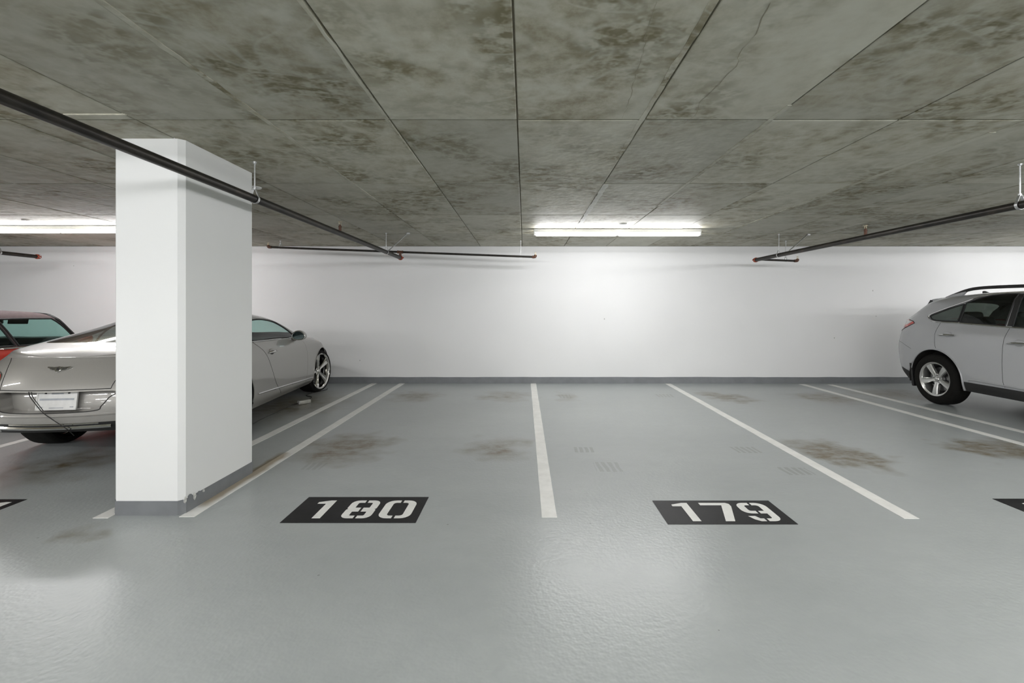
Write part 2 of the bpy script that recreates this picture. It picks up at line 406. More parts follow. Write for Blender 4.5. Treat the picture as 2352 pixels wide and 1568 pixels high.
strip('joint_filler', 0.765, 4.26, 6.45, 0.055, CEIL-0.004, M['filler'])
strip('joint_ridge', 0.72, 1.2, 3.6, 0.03, CEIL-0.0036, M['conc'])
strip('joint_ridge', -1.60, 1.3, 4.9, 0.030, CEIL-0.006, M['conc'])
strip('joint_ridge', -0.845, 1.2, 3.4, 0.016, CEIL-0.005, M['conc'])
strip('joint_ridge', 1.515, 2.6, 5.2, 0.03, CEIL-0.004, M['conc'])
strip('joint_ridge', 3.09, 3.0, 6.8, 0.05, CEIL-0.004, M['conc'])
def crack(pts):
    out = []
    for px, py in pts:
        Y = F*(CEIL-EYE)/(CY-py); out.append(Vector(((px-CX)*Y/F, Y, 0)))
    fine = []
    for a, b in zip(out, out[1:]):
        k = max(2, int((b-a).length/0.035)); fine += [a.lerp(b, i/k)+Vector((random.uniform(-.007, .007), random.uniform(-.007, .007), 0)) for i in range(k)]
    L, R = [], []
    for i, p in enumerate(fine):
        w = random.uniform(0.0004, 0.0020); d = (fine[min(i+1, len(fine)-1)]-fine[max(0, i-1)]).normalized(); n = Vector((d.y, -d.x, 0))*w
        L.append(p-n); R.append(p+n)
    bm = bmesh.new(); vl = [bm.verts.new((p.x, p.y, CEIL-0.0030)) for p in L]; vr = [bm.verts.new((p.x, p.y, CEIL-0.0030)) for p in R]
    for i in range(len(vl)-1): bm.faces.new((vl[i], vl[i+1], vr[i+1], vr[i]))
    return build('hairline_crack', bm, M['joint'], ceiling)
crack([(1772, 3), (1748, 40), (1735, 75), (1702, 120), (1690, 150), (1660, 182), (1642, 202), (1606, 236), (1600, 260), (1566, 288)])
crack([(1507, 4), (1480, 98), (1466, 160), (1455, 190), (1440, 250), (1425, 278)])
sl = at(218, 261, 2.72); box('wood_sliver', (sl.x, 2.72, CEIL-0.002), (0.37, 0.012, 0.010), M['wash'], ceiling)

# ------------------------------------------------------------------ column
cy0, cy1, cx0, cx1 = F*EYE/(1183-CY), F*EYE/(1083-CY), -2.832, -2.346
def chamfer_poly(x0, x1, y0, y1, c): return [(x0+c, y0), (x1-c, y0), (x1, y0+c), (x1, y1-c), (x1-c, y1), (x0+c, y1), (x0, y1-c), (x0, y0+c)]
column = empty('column', ((cx0+cx1)/2, (cy0+cy1)/2, 0))
tag(column, 'white painted rectangular concrete column with grey painted foot', 'column')
ox, oy = column.location.x, column.location.y
bm = bmesh.new(); add_prism(bm, [(x-ox, y-oy) for x, y in chamfer_poly(cx0, cx1, cy0, cy1, 0.033)], 0.0, CEIL+0.01); build('shaft', bm, M['column'], column)
bm = bmesh.new(); add_prism(bm, [(x-ox, y-oy) for x, y in chamfer_poly(cx0-0.004, cx1+0.004, cy0-0.004, cy1+0.004, 0.034)], 0.0, 0.098); build('painted_foot', bm, M['greyband'], column)
for k, (px, py, w, h) in enumerate(((418, 1148, 0.016, 0.03), (424, 1143, 0.02, 0.018), (431, 1138, 0.014, 0.03), (438, 1133, 0.018, 0.016), (446, 1129, 0.012, 0.012))):
    yy = cy0+0.02+0.045*k
    bm = bmesh.new()
    pts = [(random.uniform(0.6, 1)*math.cos(a), random.uniform(0.6, 1)*math.sin(a)) for a in [2*PI*i/7 for i in range(7)]]
    add_prism(bm, [(p[0]*w, p[1]*h) for p in pts], 0, 0.005)
    o = build('paint_chip', bm, M['chip'] if k % 2 == 0 else M['greyband'], column, loc=(cx1+0.003-ox, yy-oy, 0.098+random.uniform(-0.015, 0.01)))
    o.rotation_euler = (PI/2, 0, PI/2)

# ------------------------------------------------------------------ painted lines on the floor
def line_from(name, near, far, label, w=0.102):
    a, b = Vector((*near, 0)), Vector((*far, 0)); d = (b-a).normalized(); n = Vector((d.y, -d.x, 0))*w/2
    c = (a+b)/2
    bm = bmesh.new(); K = 40; L, R = [], []
    for i in range(K+1):
        p = a+(b-a)*i/K-c
        L.append(p-n*random.uniform(0.97, 1.03)); R.append(p+n*random.uniform(0.97, 1.03))
    vs = [[bm.verts.new((q.x, q.y, 0.0025)) for q in s] for s in (L, R)]; vb = [[bm.verts.new((q.x, q.y, -0.001)) for q in s] for s in (L, R)]
    for i in range(K):
        bm.faces.new((vs[0][i], vs[1][i], vs[1][i+1], vs[0][i+1]))
        bm.faces.new((vb[0][i], vs[0][i], vs[0][i+1], vb[0][i+1])); bm.faces.new((vs[1][i], vb[1][i], vb[1][i+1], vs[1][i+1]))
    bm.faces.new((vb[0][0], vb[1][0], vs[1][0], vs[0][0])); bm.faces.new((vb[1][K], vb[0][K], vs[0][K], vs[1][K]))
    return tag(build(name, bm, M['line'], None, loc=c), label, 'painted line', 'white bay lines on the garage floor')
def p2(x, y): v = fl(x, y); return (v.x, v.y)
line_from('bay_line', p2(429, 1187), p2(925, 879.5), 'white floor line running past the column, left edge of bay 180')
line_from('bay_line', p2(1262, 1188), p2(1225, 880), 'white floor line between the bays numbered 180 and 179')
line_from('bay_line', p2(2094, 1191), p2(1534, 881), 'white floor line along the right edge of bay 179')
line_from('bay_line', p2(230, 1190), p2(861, 879.5), 'white floor line beside the silver coupe, partly hidden behind the column')
line_from('bay_line', (5.20, 3.08), p2(1841, 882), 'white floor line nearer to bay 179 of the pair beside the silver SUV')
line_from('bay_line', (5.75, 3.08), p2(1906, 883), 'white floor line closest to the silver SUV')
line_from('bay_line', (-5.37, 3.08), (-5.40, 8.5), 'white floor line left of the silver coupe at the left picture edge')

# ------------------------------------------------------------------ stencilled bay numbers
def arc(cx_, cy_, r, a0, a1, n=5): return [(cx_+r*math.cos(a0+(a1-a0)*i/n), cy_+r*math.sin(a0+(a1-a0)*i/n)) for i in range(n+1)]
def band(bm, outer, inner, z0=0.0, z1=0.0012):
    for zz in (z1,):
        a = [bm.verts.new((p[0], p[1], zz)) for p in outer]; b = [bm.verts.new((p[0], p[1], zz)) for p in inner]
        for i in range(len(a)-1): bm.faces.new((a[i], a[i+1], b[i+1], b[i]))
def half_ring(bm, w, y0, y1, sw, st, sb, r0, r1, g, mirror=False):
    o = [(w/2-g, y1)]+arc(r1, y1-r1, r1, PI/2, PI)+arc(r0, y0+r0, r0, PI, 1.5*PI)+[(w/2-g, y0)]
    q1, q0 = max(0.01, r1-sw*0.8), max(0.01, r0-sw*0.8)
    i_ = [(w/2-g, y1-st)]+arc(sw+q1, y1-st-q1, q1, PI/2, PI)+arc(sw+q0, y0+sb+q0, q0, PI, 1.5*PI)+[(w/2-g, y0+sb)]
    if mirror: o = [(w-x, y) for x, y in o]; i_ = [(w-x, y) for x, y in i_]
    band(bm, o, i_)
def digit_bm(ch):
    bm = bmesh.new(); w, sw, sh, g = 0.78, 0.2, 0.145, 0.032
    def poly(pts): bm.faces.new([bm.verts.new((p[0], p[1], 0.0012)) for p in pts])
    if ch == '0':
        for m in (False, True): half_ring(bm, w, 0, 1, sw, sh, sh, 0.24, 0.24, g, m)
    elif ch == '8':
        for m in (False, True):
            half_ring(bm, w, 0.5, 1, sw, sh, sh*0.55, 0.06, 0.2, g, m); half_ring(bm, w, 0, 0.5, sw, sh, sh*0.55*0+sh, 0.2, 0.06, g, m)
    elif ch == '9':
        half_ring(bm, w, 0.40, 1, sw, sh, sh, 0.22, 0.22, g)
        half_ring(bm, w, 0, 1, sw, sh, sh, 0.22, 0.24, g, True)
        poly([(w/2+g, 0.40), (w-sw, 0.40), (w-sw, 0.40+sh), (w/2+g, 0.40+sh)])
        poly([(0.10, 0.0+0.10), (0.22, 0.0), (w/2-g, 0), (w/2-g, sh), (0.27, sh), (0.2, 0.27), (0.02, 0.27)])
    elif ch == '1':
        poly([(0.24, 0), (0.44, 0), (0.44, 0.8), (0.24, 0.8)]); poly([(0.24, 0.8), (0.44, 0.8), (0.44, 1.0), (0.30, 1.0), (0.02, 0.90), (0.02, 0.80)])
    elif ch == '7':
        poly([(0, 0.855), (0.53, 0.855), (0.755, 0.80), (0.755, 0.94), (0.68, 1.0), (0, 1.0)]); poly([(0.53, 0.855), (0.27, 0.0), (0.49, 0.0), (0.755, 0.80)])
    bmesh.ops.recalc_face_normals(bm, faces=bm.faces[:])
    for f in bm.faces:
        if f.normal.z < 0: f.normal_flip()
    return bm
def bay_number(x0, x1, y0, y1, digits, label):
    c = Vector(((x0+x1)/2, (y0+y1)/2, 0)); w, h = x1-x0, y1-y0
    t = empty('bay_number', c); tag(t, label, 'floor number', 'stencilled bay numbers')
    bm = bmesh.new(); add_prism(bm, [(-w/2, -h/2), (w/2, -h/2), (w/2, h/2), (-w/2, h/2)], -0.001, 0.002); build('black_panel', bm, M['blackpaint'], t)
    for ch, fx, sx in digits:
        o = build('digit', digit_bm(ch), M['line'], t, loc=(-w/2+w*fx, -0.145, 0.0022)); o.scale = (0.285*sx, 0.285, 1)
        o['label'] = 'white stencilled digit '+ch
    return t
bay_number(-1.618, -0.72, 3.005, 3.415, (('1', 0.125, 1), ('8', 0.405, 0.93), ('0', 0.685, 1)), 'black floor panel with white stencilled number 180, right of the column')
bay_number(0.94, 1.795, 2.985, 3.352, (('1', 0.13, 1), ('7', 0.375, 1), ('9', 0.675, 0.94)), 'black floor panel with white stencilled number 179, below the middle strip light')
bay_number(3.48, 4.36, 2.99, 3.385, (('1', 0.135, 1), ('7', 0.36, 1), ('8', 0.66, 1)), 'black floor panel cut off by the right picture edge, white digit showing')
bay_number(-4.58, -3.69, 2.99, 3.375, (('1', 0.125, 1), ('8', 0.405, 1), ('1', 0.80, 1)), 'black floor panel cut off by the left picture edge')

# ------------------------------------------------------------------ strip lights
TUBE_LIGHT = bpy.data.lights.new('lamp_light', 'AREA'); TUBE_LIGHT.shape = 'RECTANGLE'; TUBE_LIGHT.size = 2.38; TUBE_LIGHT.size_y = 0.040
TUBE_LIGHT.energy = TUBE_POWER; TUBE_LIGHT.color = (0.99, 0.985, 1.0)
def strip_light(x, y, label):
    t = empty('strip_light', (x, y, CEIL)); tag(t, label, 'ceiling light', 'fluorescent strip lights')
    bm = bmesh.new(); add_box(bm, (0, 0, -0.030), (2.45, 0.075, 0.052), 0.006); build('housing', bm, M['lampbody'], t)
    for s in (-1, 1):
        prof = [(0.0, -0.598), (0.022, -0.588), (0.022, 0.588), (0.0, 0.598)]
        lathe('lamp_tube', prof, M['tube'], t, 8, Matrix.Translation((s*0.606, 0, -0.084)), 60)

    for rx, dy, dz in ((0, 0, -0.0235), (PI/2, 0.0235, 0), (-PI/2, -0.0235, 0)):      # the tubes' light: down and to both sides
        L_ = link('lamp_light', TUBE_LIGHT, t, (0, dy, -0.084+dz)); L_.rotation_euler = (rx, 0, 0)
    for sx in (-1.216, 0.0, 1.216): box('lamp_holder', (sx, 0, -0.074), (0.018, 0.05, 0.05), M['lampbody'], t, 0.003)
    for sx in (-1.0, 1.0): box('mounting_clip', (sx, 0, -0.002), (0.04, 0.06, 0.008), M['zinc'], t)
    return t
strip_light(1.36, 6.68, 'lit twin tube strip light in the middle of the ceiling above bay 179')
strip_light(-6.55, 6.42, 'lit twin tube strip light at the left, partly hidden by the column')
hidden = 'lit twin tube strip light out of view, from the set added to brighten the garage'
for (x, y) in [(9.2, 6.6), (3.9, 1.2), (6.9, 2.3), (10.9, 2.3), (-8.6, 2.3)]+[(-10.6+2.65*i, -0.7) for i in range(9)]+[(a, b) for b in (-3.0, -8.0) for a in (-8.0, -4.0, 0.0, 4.0, 8.0)]:  # unseen; some implied by reflections and spacing, most added as fill to brighten
    strip_light(x, y, hidden)
for (px, py, lab) in ((1431, 514, 'white round cover plate on the ceiling beside the middle strip light'), (62, 505, 'white round cover plate on the ceiling beside the left strip light'), (587, 429.5, 'white round cover plate on the ceiling right of the column')):
    Y = F*(CEIL-EYE)/(CY-py); X = (px-CX)*Y/F
    t = empty('cover_plate', (X, Y, CEIL)); tag(t, lab, 'cover plate', 'round ceiling cover plates')
    lathe('disc', [(0.0, -0.012), (0.045, -0.012), (0.052, -0.007), (0.053, 0.001)], M['plate_white'], t, 24, Matrix.Rotation(-PI/2, 4, 'Y') @ Matrix.Diagonal((1, 1, 1, 1)))
    lathe('screw', [(0.0, -0.015), (0.005, -0.014), (0.006, -0.011)], M['zinc'], t, 8, Matrix.Rotation(-PI/2, 4, 'Y'))

# ------------------------------------------------------------------ sprinkler pipes
YEND = 0.917*WALL_Y
def hanger(t, base, x, y, zc, r, extra=0.0):
    """pear-shaped strap round a pipe, rod up to an anchor in the ceiling (all relative to base)"""
    h = tube('hanger_rod', [(x, y, zc+r+0.055), (x, y, CEIL-base.z)], 0.0055, M['zinc'], t, 6)
    pts = [(x+(r+0.004)*math.cos(a), y, zc+(r+0.004)*math.sin(a)) for a in [math.radians(d) for d in range(150, 391, 20)]]
    pts = [(x-0.006, y, zc+r+0.05)]+pts+[(x+0.006, y, zc+r+0.05)]
    bm = bmesh.new(); K = len(pts)
    for s in (0, 1): pass
    a = [[bm.verts.new((p[0], p[1]+d, p[2])) for p in pts] for d in (-0.011, 0.011)]
    for i in range(K-1): bm.faces.new((a[0][i], a[0][i+1], a[1][i+1], a[1][i]))
    so = build('strap', bm, M['zinc'], h); sd = so.modifiers.new('thick', 'SOLIDIFY'); sd.thickness = 0.003
    lathe('nut', [(0, 0.0), (0.012, 0.0), (0.012, 0.018), (0, 0.018)], M['zinc'], h, 6, Matrix.Translation((x, y, zc+r+0.042)) @ AXX)
    lathe('anchor', [(0, -0.016), (0.011, -0.016), (0.016, -0.004), (0.016, 0.0)], M['zinc'], h, 8, Matrix.Translation((x, y, CEIL-base.z)) @ AXX)
    return h
def head(t, p, up_r=0.02, base_mat='brownfit'):
    """upright sprinkler on a short riser"""
    x, y, z = p
    h = lathe('sprinkler_head', [(0, 0.0), (up_r, 0.0), (up_r, 0.045), (up_r*1.15, 0.047), (up_r*1.15, 0.062), (0.011, 0.064), (0.009, 0.078), (0, 0.078)], M[base_mat], t, 14, Matrix.Translation((x, y, z)) @ AXX)
    for s in (-1, 1): tube('yoke_arm', [(x+s*0.009, y, z+0.075), (x+s*0.013, y, z+0.092), (x+s*0.003, y, z+0.108)], 0.0026, M['brass'], h, 5)
    lathe('deflector', [(0, 0.106), (0.026, 0.107), (0.026, 0.110), (0, 0.110)], M['brass'], h, 14, Matrix.Translation((x, y, z)) @ AXX)
    return h
def sprinkler_run(capx, capy, label, hangers, heads, branch=None, brace=None, y_start=-9.0, yend=YEND):
    c = at(capx, capy, yend); base = Vector((c.x, yend, c.z))
    t = empty('sprinkler_pipe', base); tag(t, label, 'pipe', 'sprinkler pipes under the ceiling')
    R = 0.031
    tube('main_pipe', [(0, y_start-yend, 0), (0, (y_start-yend)*0.66, 0), (0, (y_start-yend)*0.33, 0), (0, -0.03, 0)], R, M['pipe'], t, 18)
    cp = lathe('end_coupling', [(0.0, 0.032), (0.026, 0.03), (0.037, 0.018), (0.037, -0.002), (0.041, -0.004), (0.041, -0.03), (0.035, -0.034), (R, -0.036)], M['redfit'], t, 18, Matrix.Rotation(PI/2, 4, 'Z'))
    for s in (-1, 1):
        box('coupling_lug', (s*0.047, -0.017, 0.0), (0.026, 0.022, 0.020), M['redfit'], cp, 0.004)
        tube('coupling_bolt', [(s*0.05, -0.017, -0.022), (s*0.05, -0.017, 0.024)], 0.005, M['zinc'], cp, 6)
    for (px, py) in hangers:
        Y = c.x*F/(px-CX); hanger(t, base, 0, Y-yend, 0, R)
    for (px,) in heads:
        Y = c.x*F/(px-CX); head(t, (0, Y-yend, R-0.006), 0.016)
    if branch:
        (lx, ly), (rx, ry), hang = branch
        A, B = at(lx, ly, yend-0.02)-base, at(rx, ry, yend-0.02)-base
        r = 0.018
        br = tube('branch_pipe', [A, A.lerp(B, 0.33), A.lerp(B, 0.66), B], r, M['pipe'], t, 12)
        f = (0-A.x)/(B.x-A.x); J = A.lerp(B, f)
        if 0.02 < f < 0.98:
            d = (B-A).normalized()
            tube('tee_fitting', [J-d*0.05, J-d*0.048, J-d*0.036, J-d*0.034, J+d*0.034, J+d*0.036, J+d*0.048, J+d*0.05], [0.0, 0.027, 0.027, 0.023, 0.023, 0.027, 0.027, 0.0], M['brownfit'], br, 12)
        tube('riser_nipple', [(0, -0.02, 0.0), J], 0.022, M['brownfit'], br, 12)
        for E_, s in ((A, -1), (B, 1)):
            if E_ is A and f <= 0.02: continue
            bend = [E_+Vector((-s*0.035, 0, 0)), E_, E_+Vector((s*0.014, 0, 0.004)), E_+Vector((s*0.021, 0, 0.016)), E_+Vector((s*0.021, 0, 0.034))]
            tube('elbow', bend, [0.024, 0.024, 0.025, 0.025, 0.024], M['brownfit'], br, 12)
            hh = lathe('sprinkler_head', [(0.0, 0.0), (0.013, 0.0), (0.013, 0.016), (0.008, 0.018), (0.0, 0.02)], M['brass'], t, 10, Matrix.Translation(E_+Vector((s*0.021, 0, 0.034))) @ AXX)
            q = E_+Vector((s*0.021, 0, 0.034))
            for s2 in (-1, 1): tube('yoke_arm', [q+Vector((s2*0.009, 0, 0.014)), q+Vector((s2*0.012, 0, 0.028)), q+Vector((s2*0.003, 0, 0.042))], 0.0025, M['brass'], hh, 5)
            lathe('deflector', [(0, 0.041), (0.02, 0.042), (0.02, 0.045), (0, 0.045)], M['brass'], hh, 12, Matrix.Translation(q) @ AXX)
        for px in hang:
            X = (px-CX)*(yend-0.02)/F-base.x; g = (X-A.x)/(B.x-A.x); Q = A.lerp(B, g)
            hanger(t, base, Q.x, Q.y, Q.z, r)
    if brace:
        (x0, y0, x1, y1) = brace
        Yc = F*(CEIL-EYE)/(CY-y1); top = Vector(((x1-CX)*Yc/F, Yc, CEIL))-base
        Y0 = c.x*F/(x0-CX); bot = Vector((0, Y0-yend, 0.03))
        b = tube('sway_brace', [bot, top], 0.008, M['zinc'], t, 6)
        box('brace_foot', (top.x, top.y, top.z-0.012), (0.05, 0.035, 0.025), M['zinc'], b, 0.004)
    return t
sprinkler_run(920, 592, 'dark sprinkler pipe passing in front of the white column', [(585, 465), (887, 580)], [(781,)],
    branch=((619, 567.5), (1227, 590), (644, 1196)), brace=(892, 577, 938, 534))
sprinkler_run(1735, 597, 'dark sprinkler pipe running towards the right picture edge above the silver SUV', [(2343, 480), (1789, 585)], [(1988,)],
    branch=((1735, 595.5), (1829, 599), (1805,)), brace=(1812, 580, 1857, 537))
sprinkler_run(88, 589.5, 'dark sprinkler pipe end under the ceiling at the far left picture edge', [(-2, 580)], [(-240,)])

# ------------------------------------------------------------------ cars: surface tools
def pchip(xs, ys):
    n = len(xs); h = [xs[i+1]-xs[i] for i in range(n-1)]; d = [(ys[i+1]-ys[i])/h[i] for i in range(n-1)]
    m = [0.0]*n
    if n == 2: m = [d[0], d[0]]
    else:
        for i in range(1, n-1):
            if d[i-1]*d[i] > 0:
                w1, w2 = 2*h[i]+h[i-1], h[i]+2*h[i-1]; m[i] = (w1+w2)/(w1/d[i-1]+w2/d[i])
        m[0], m[-1] = d[0], d[-1]
    def f(x):
        if x <= xs[0]: return ys[0]
        if x >= xs[-1]: return ys[-1]
        i = 0
        while x > xs[i+1]: i += 1
        t = (x-xs[i])/h[i]; t2, t3 = t*t, t*t*t
        return (2*t3-3*t2+1)*ys[i]+(t3-2*t2+t)*h[i]*m[i]+(-2*t3+3*t2)*ys[i+1]+(t3-t2)*h[i]*m[i+1]
    return f
def table(v): return pchip([a for a, _ in v], [b for _, b in v]) if isinstance(v, list) else (lambda y, v=v: v)
def car_surface(sp, nc=16, nm=64):
    rows = sp['rows']; zc, zr, wr = table(sp['zc']), table(sp['zr']), table(sp['wr'])
    curves = []
    for r in rows:
        w, z = table(r['w']), table(r['z']); yr, yf, Lr, Lf, e = r['yr'], r['yf'], r.get('Lr', 0.5), r.get('Lf', 0.6), r.get('e', 2.5)
        pts = []
        for k in range(nc):
            th = PI/2*k/nc; y = yr+Lr-Lr*math.cos(th)**(2/e); pts.append((w(yr+Lr)*math.sin(th)**(2/e) if k else 0.0, y, z(y)))
        for k in range(nm+1):
            y = yr+Lr+(yf-Lf-yr-Lr)*k/nm; pts.append((w(y), y, z(y)))
        for k in range(nc-1, -1, -1):
            th = PI/2*k/nc; y = yf-Lf+Lf*math.cos(th)**(2/e); pts.append((w(yf-Lf)*math.sin(th)**(2/e) if k else 0.0, y, z(y)))
        curves.append(pts)
    NT_ = len(curves[0]); grid = []
    sub, subu = 5, 5
    for t in range(NT_):
        colp = []
        idx = list(range(len(rows)))
        fx, fy, fz = (pchip(idx, [c[t][k] for c in curves]) for k in range(3))
        for i in range((len(rows)-1)*sub+1): q = i/sub; colp.append((fx(q), fy(q), fz(q)))
        wk, yk, zk = curves[-1][t]
        yy = yk
        w_r = min(wr(yy), 0.93*wk); top = zc(yy); rz = zr(yy)
        if w_r < wr(yy)-1e-6:
            k_ = w_r/max(wr(yy), 1e-6); rz = top-(top-rz)*k_*k_
        top = max(top, zk+0.002); rz = max(min(rz, top), zk+0.001)
        bul = sp.get('bulge', 0.012)
        P = [(wk, zk), ((wk+w_r)/2+bul*min(1, wk), (zk+rz)/2), (w_r, rz), (w_r*0.55, rz+(top-rz)*0.74), (0.0, top)]
        ii = list(range(5)); gx, gz = pchip(ii, [p[0] for p in P]), pchip(ii, [p[1] for p in P])
        # ease the corner at the roof rail
        for i in range(1, 4*subu+1):
            q = i/subu; x, z = gx(q), gz(q)
            if 1.0 < q < 3.0:
                k = 0.35*(1-abs(q-2.0)); x = x*(1-k)+k*(gx(q-0.5)+gx(q+0.5))/2; z = z*(1-k)+k*(gz(q-0.5)+gz(q+0.5))/2
            colp.append((x, yy, z))
        grid.append(colp)
    bm = bmesh.new()
    for s in (1, -1):
        V = [[bm.verts.new((p[0]*s, p[1], p[2])) for p in c] for c in grid]
        for i in range(len(V)-1):
            for j in range(len(V[0])-1):
                q = (V[i][j], V[i+1][j], V[i+1][j+1], V[i][j+1])
                bm.faces.new(q if s > 0 else q[::-1])
    bmesh.ops.remove_doubles(bm, verts=bm.verts[:], dist=2e-4)
    bad = [f for f in bm.faces if f.calc_area() < 1e-9]
    if bad: bmesh.ops.delete(bm, geom=bad, context='FACES')
    bmesh.ops.recalc_face_normals(bm, faces=bm.faces[:])
    up = sum(f.normal.z*f.calc_area() for f in bm.faces if f.calc_center_median().z > sp['belt']+0.05)
    if up < 0: bmesh.ops.reverse_faces(bm, faces=bm.faces[:])
    return bm, grid
def in_poly(p, poly):
    c = False; n = len(poly)
    for i in range(n):
        a, b = poly[i], poly[i-1]
        if (a[1] > p[1]) != (b[1] > p[1]) and p[0] < (b[0]-a[0])*(p[1]-a[1])/(b[1]-a[1])+a[0]: c = not c
    return c
def cut(bm, poly, ax, ok):
    """split faces along an outline seen along one axis; returns the faces inside it"""
    a, b = ax
    lo = (min(p[0] for p in poly), min(p[1] for p in poly)); hi = (max(p[0] for p in poly), max(p[1] for p in poly))
    def bb(f):
        xs = [v.co[a] for v in f.verts]; ys = [v.co[b] for v in f.verts]; return min(xs), max(xs), min(ys), max(ys)
    cand = set()
    for f in bm.faces:
        if ok(f.calc_center_median()):
            x0, x1, y0, y1 = bb(f)
            if x1 >= lo[0] and x0 <= hi[0] and y1 >= lo[1] and y0 <= hi[1]: cand.add(f)
    n = len(poly)
    for i in range(n):
        p, q = poly[i], poly[(i+1) % n]
        ex0, ex1, ey0, ey1 = min(p[0], q[0]), max(p[0], q[0]), min(p[1], q[1]), max(p[1], q[1])
        fs = []
        for f in cand:
            x0, x1, y0, y1 = bb(f)
            if x1 >= ex0-1e-5 and x0 <= ex1+1e-5 and y1 >= ey0-1e-5 and y0 <= ey1+1e-5: fs.append(f)
        if not fs: continue
        co, no = Vector((0,0,0)), Vector((0,0,0)); co[a], co[b] = p[0], p[1]; no[a], no[b] = (q[1]-p[1]), -(q[0]-p[0])
        if no.length < 1e-9: continue
        geom = list({e for f in fs for e in f.edges})+list({v for f in fs for v in f.verts})+fs
        r = bmesh.ops.bisect_plane(bm, geom=geom, dist=1e-6, plane_co=co, plane_no=no.normalized())
        cand.update(g for g in r['geom'] if isinstance(g, bmesh.types.BMFace))
        cand = {f for f in cand if f.is_valid}
    out = []
    for f in cand:
        c = f.calc_center_median()
        if in_poly((c[a], c[b]), poly) and ok(c): out.append(f)
    return out
def take(bm, faces):
    nb = bmesh.new(); mp = {}
    for f in faces:
        vs = []
        for v in f.verts:
            if v not in mp: mp[v] = nb.verts.new(v.co)
            vs.append(mp[v])
        try: nb.faces.new(vs)
        except ValueError: pass
    bmesh.ops.delete(bm, geom=faces, context='FACES')
    return nb
def smooth_poly(pts, n=6, closed=True):          # Catmull-Rom through an outline
    out = []; N = len(pts)
    for i in range(N if closed else N-1):
        if closed: p0, p1, p2, p3 = pts[i-1], pts[i], pts[(i+1) % N], pts[(i+2) % N]
        else: p0, p1, p2, p3 = pts[max(i-1, 0)], pts[i], pts[i+1], pts[min(i+2, N-1)]
        for k in range(n):
            t = k/n
            out.append(tuple(0.5*((2*p1[c])+(-p0[c]+p2[c])*t+(2*p0[c]-5*p1[c]+4*p2[c]-p3[c])*t*t+(-p0[c]+3*p1[c]-3*p2[c]+p3[c])*t**3) for c in range(len(p1))))
    if not closed: out.append(tuple(pts[-1]))
    return out
def dense(pts, step=0.05, closed=False):
    out = []; N = len(pts)
    for i in range(N if closed else N-1):
        p, q = Vector(pts[i]), Vector(pts[(i+1) % N]); k = max(1, int((q-p).length/step))
        out += [tuple(p.lerp(q, j/k)) for j in range(k)]
    if not closed: out.append(tuple(pts[-1]))
    return out
def circle_poly(c, r, n=36, a0=0, a1=2*PI): return [(c[0]+r*math.cos(a0+(a1-a0)*i/n), c[1]+r*math.sin(a0+(a1-a0)*i/n)) for i in range(n)]
class Skin:
    def __init__(s, bm): s.t = BVHTree.FromBMesh(bm)
    def side(s, y, z, sg, off=0.0):
        h = s.t.ray_cast(Vector((sg*4, y, z)), Vector((-sg, 0, 0)))
        return h[0]+Vector((sg*off, 0, 0)) if h[0] is not None else None
    def rear(s, x, z, off=0.0):
        h = s.t.ray_cast(Vector((x, -6, z)), Vector((0, 1, 0)));  return h[0]+Vector((0, -off, 0)) if h[0] is not None else None
    def front(s, x, z, off=0.0):
        h = s.t.ray_cast(Vector((x, 9, z)), Vector((0, -1, 0)));  return h[0]+Vector((0, off, 0)) if h[0] is not None else None
    def top(s, x, y, off=0.0):
        h = s.t.ray_cast(Vector((x, y, 6)), Vector((0, 0, -1)));  return h[0]+Vector((0, 0, off)) if h[0] is not None else None
    def path(s, kind, pts, *a, **k):
        o = [getattr(s, kind)(*p, *a, **k) for p in pts]; return [p for p in o if p is not None]
def ribbon(name, pts, r, m, parent, closed=False, n=6, flat=1.0):
    if len(pts) < 2: return None
    return tube(name, pts, r, m, parent, n, closed, flat)

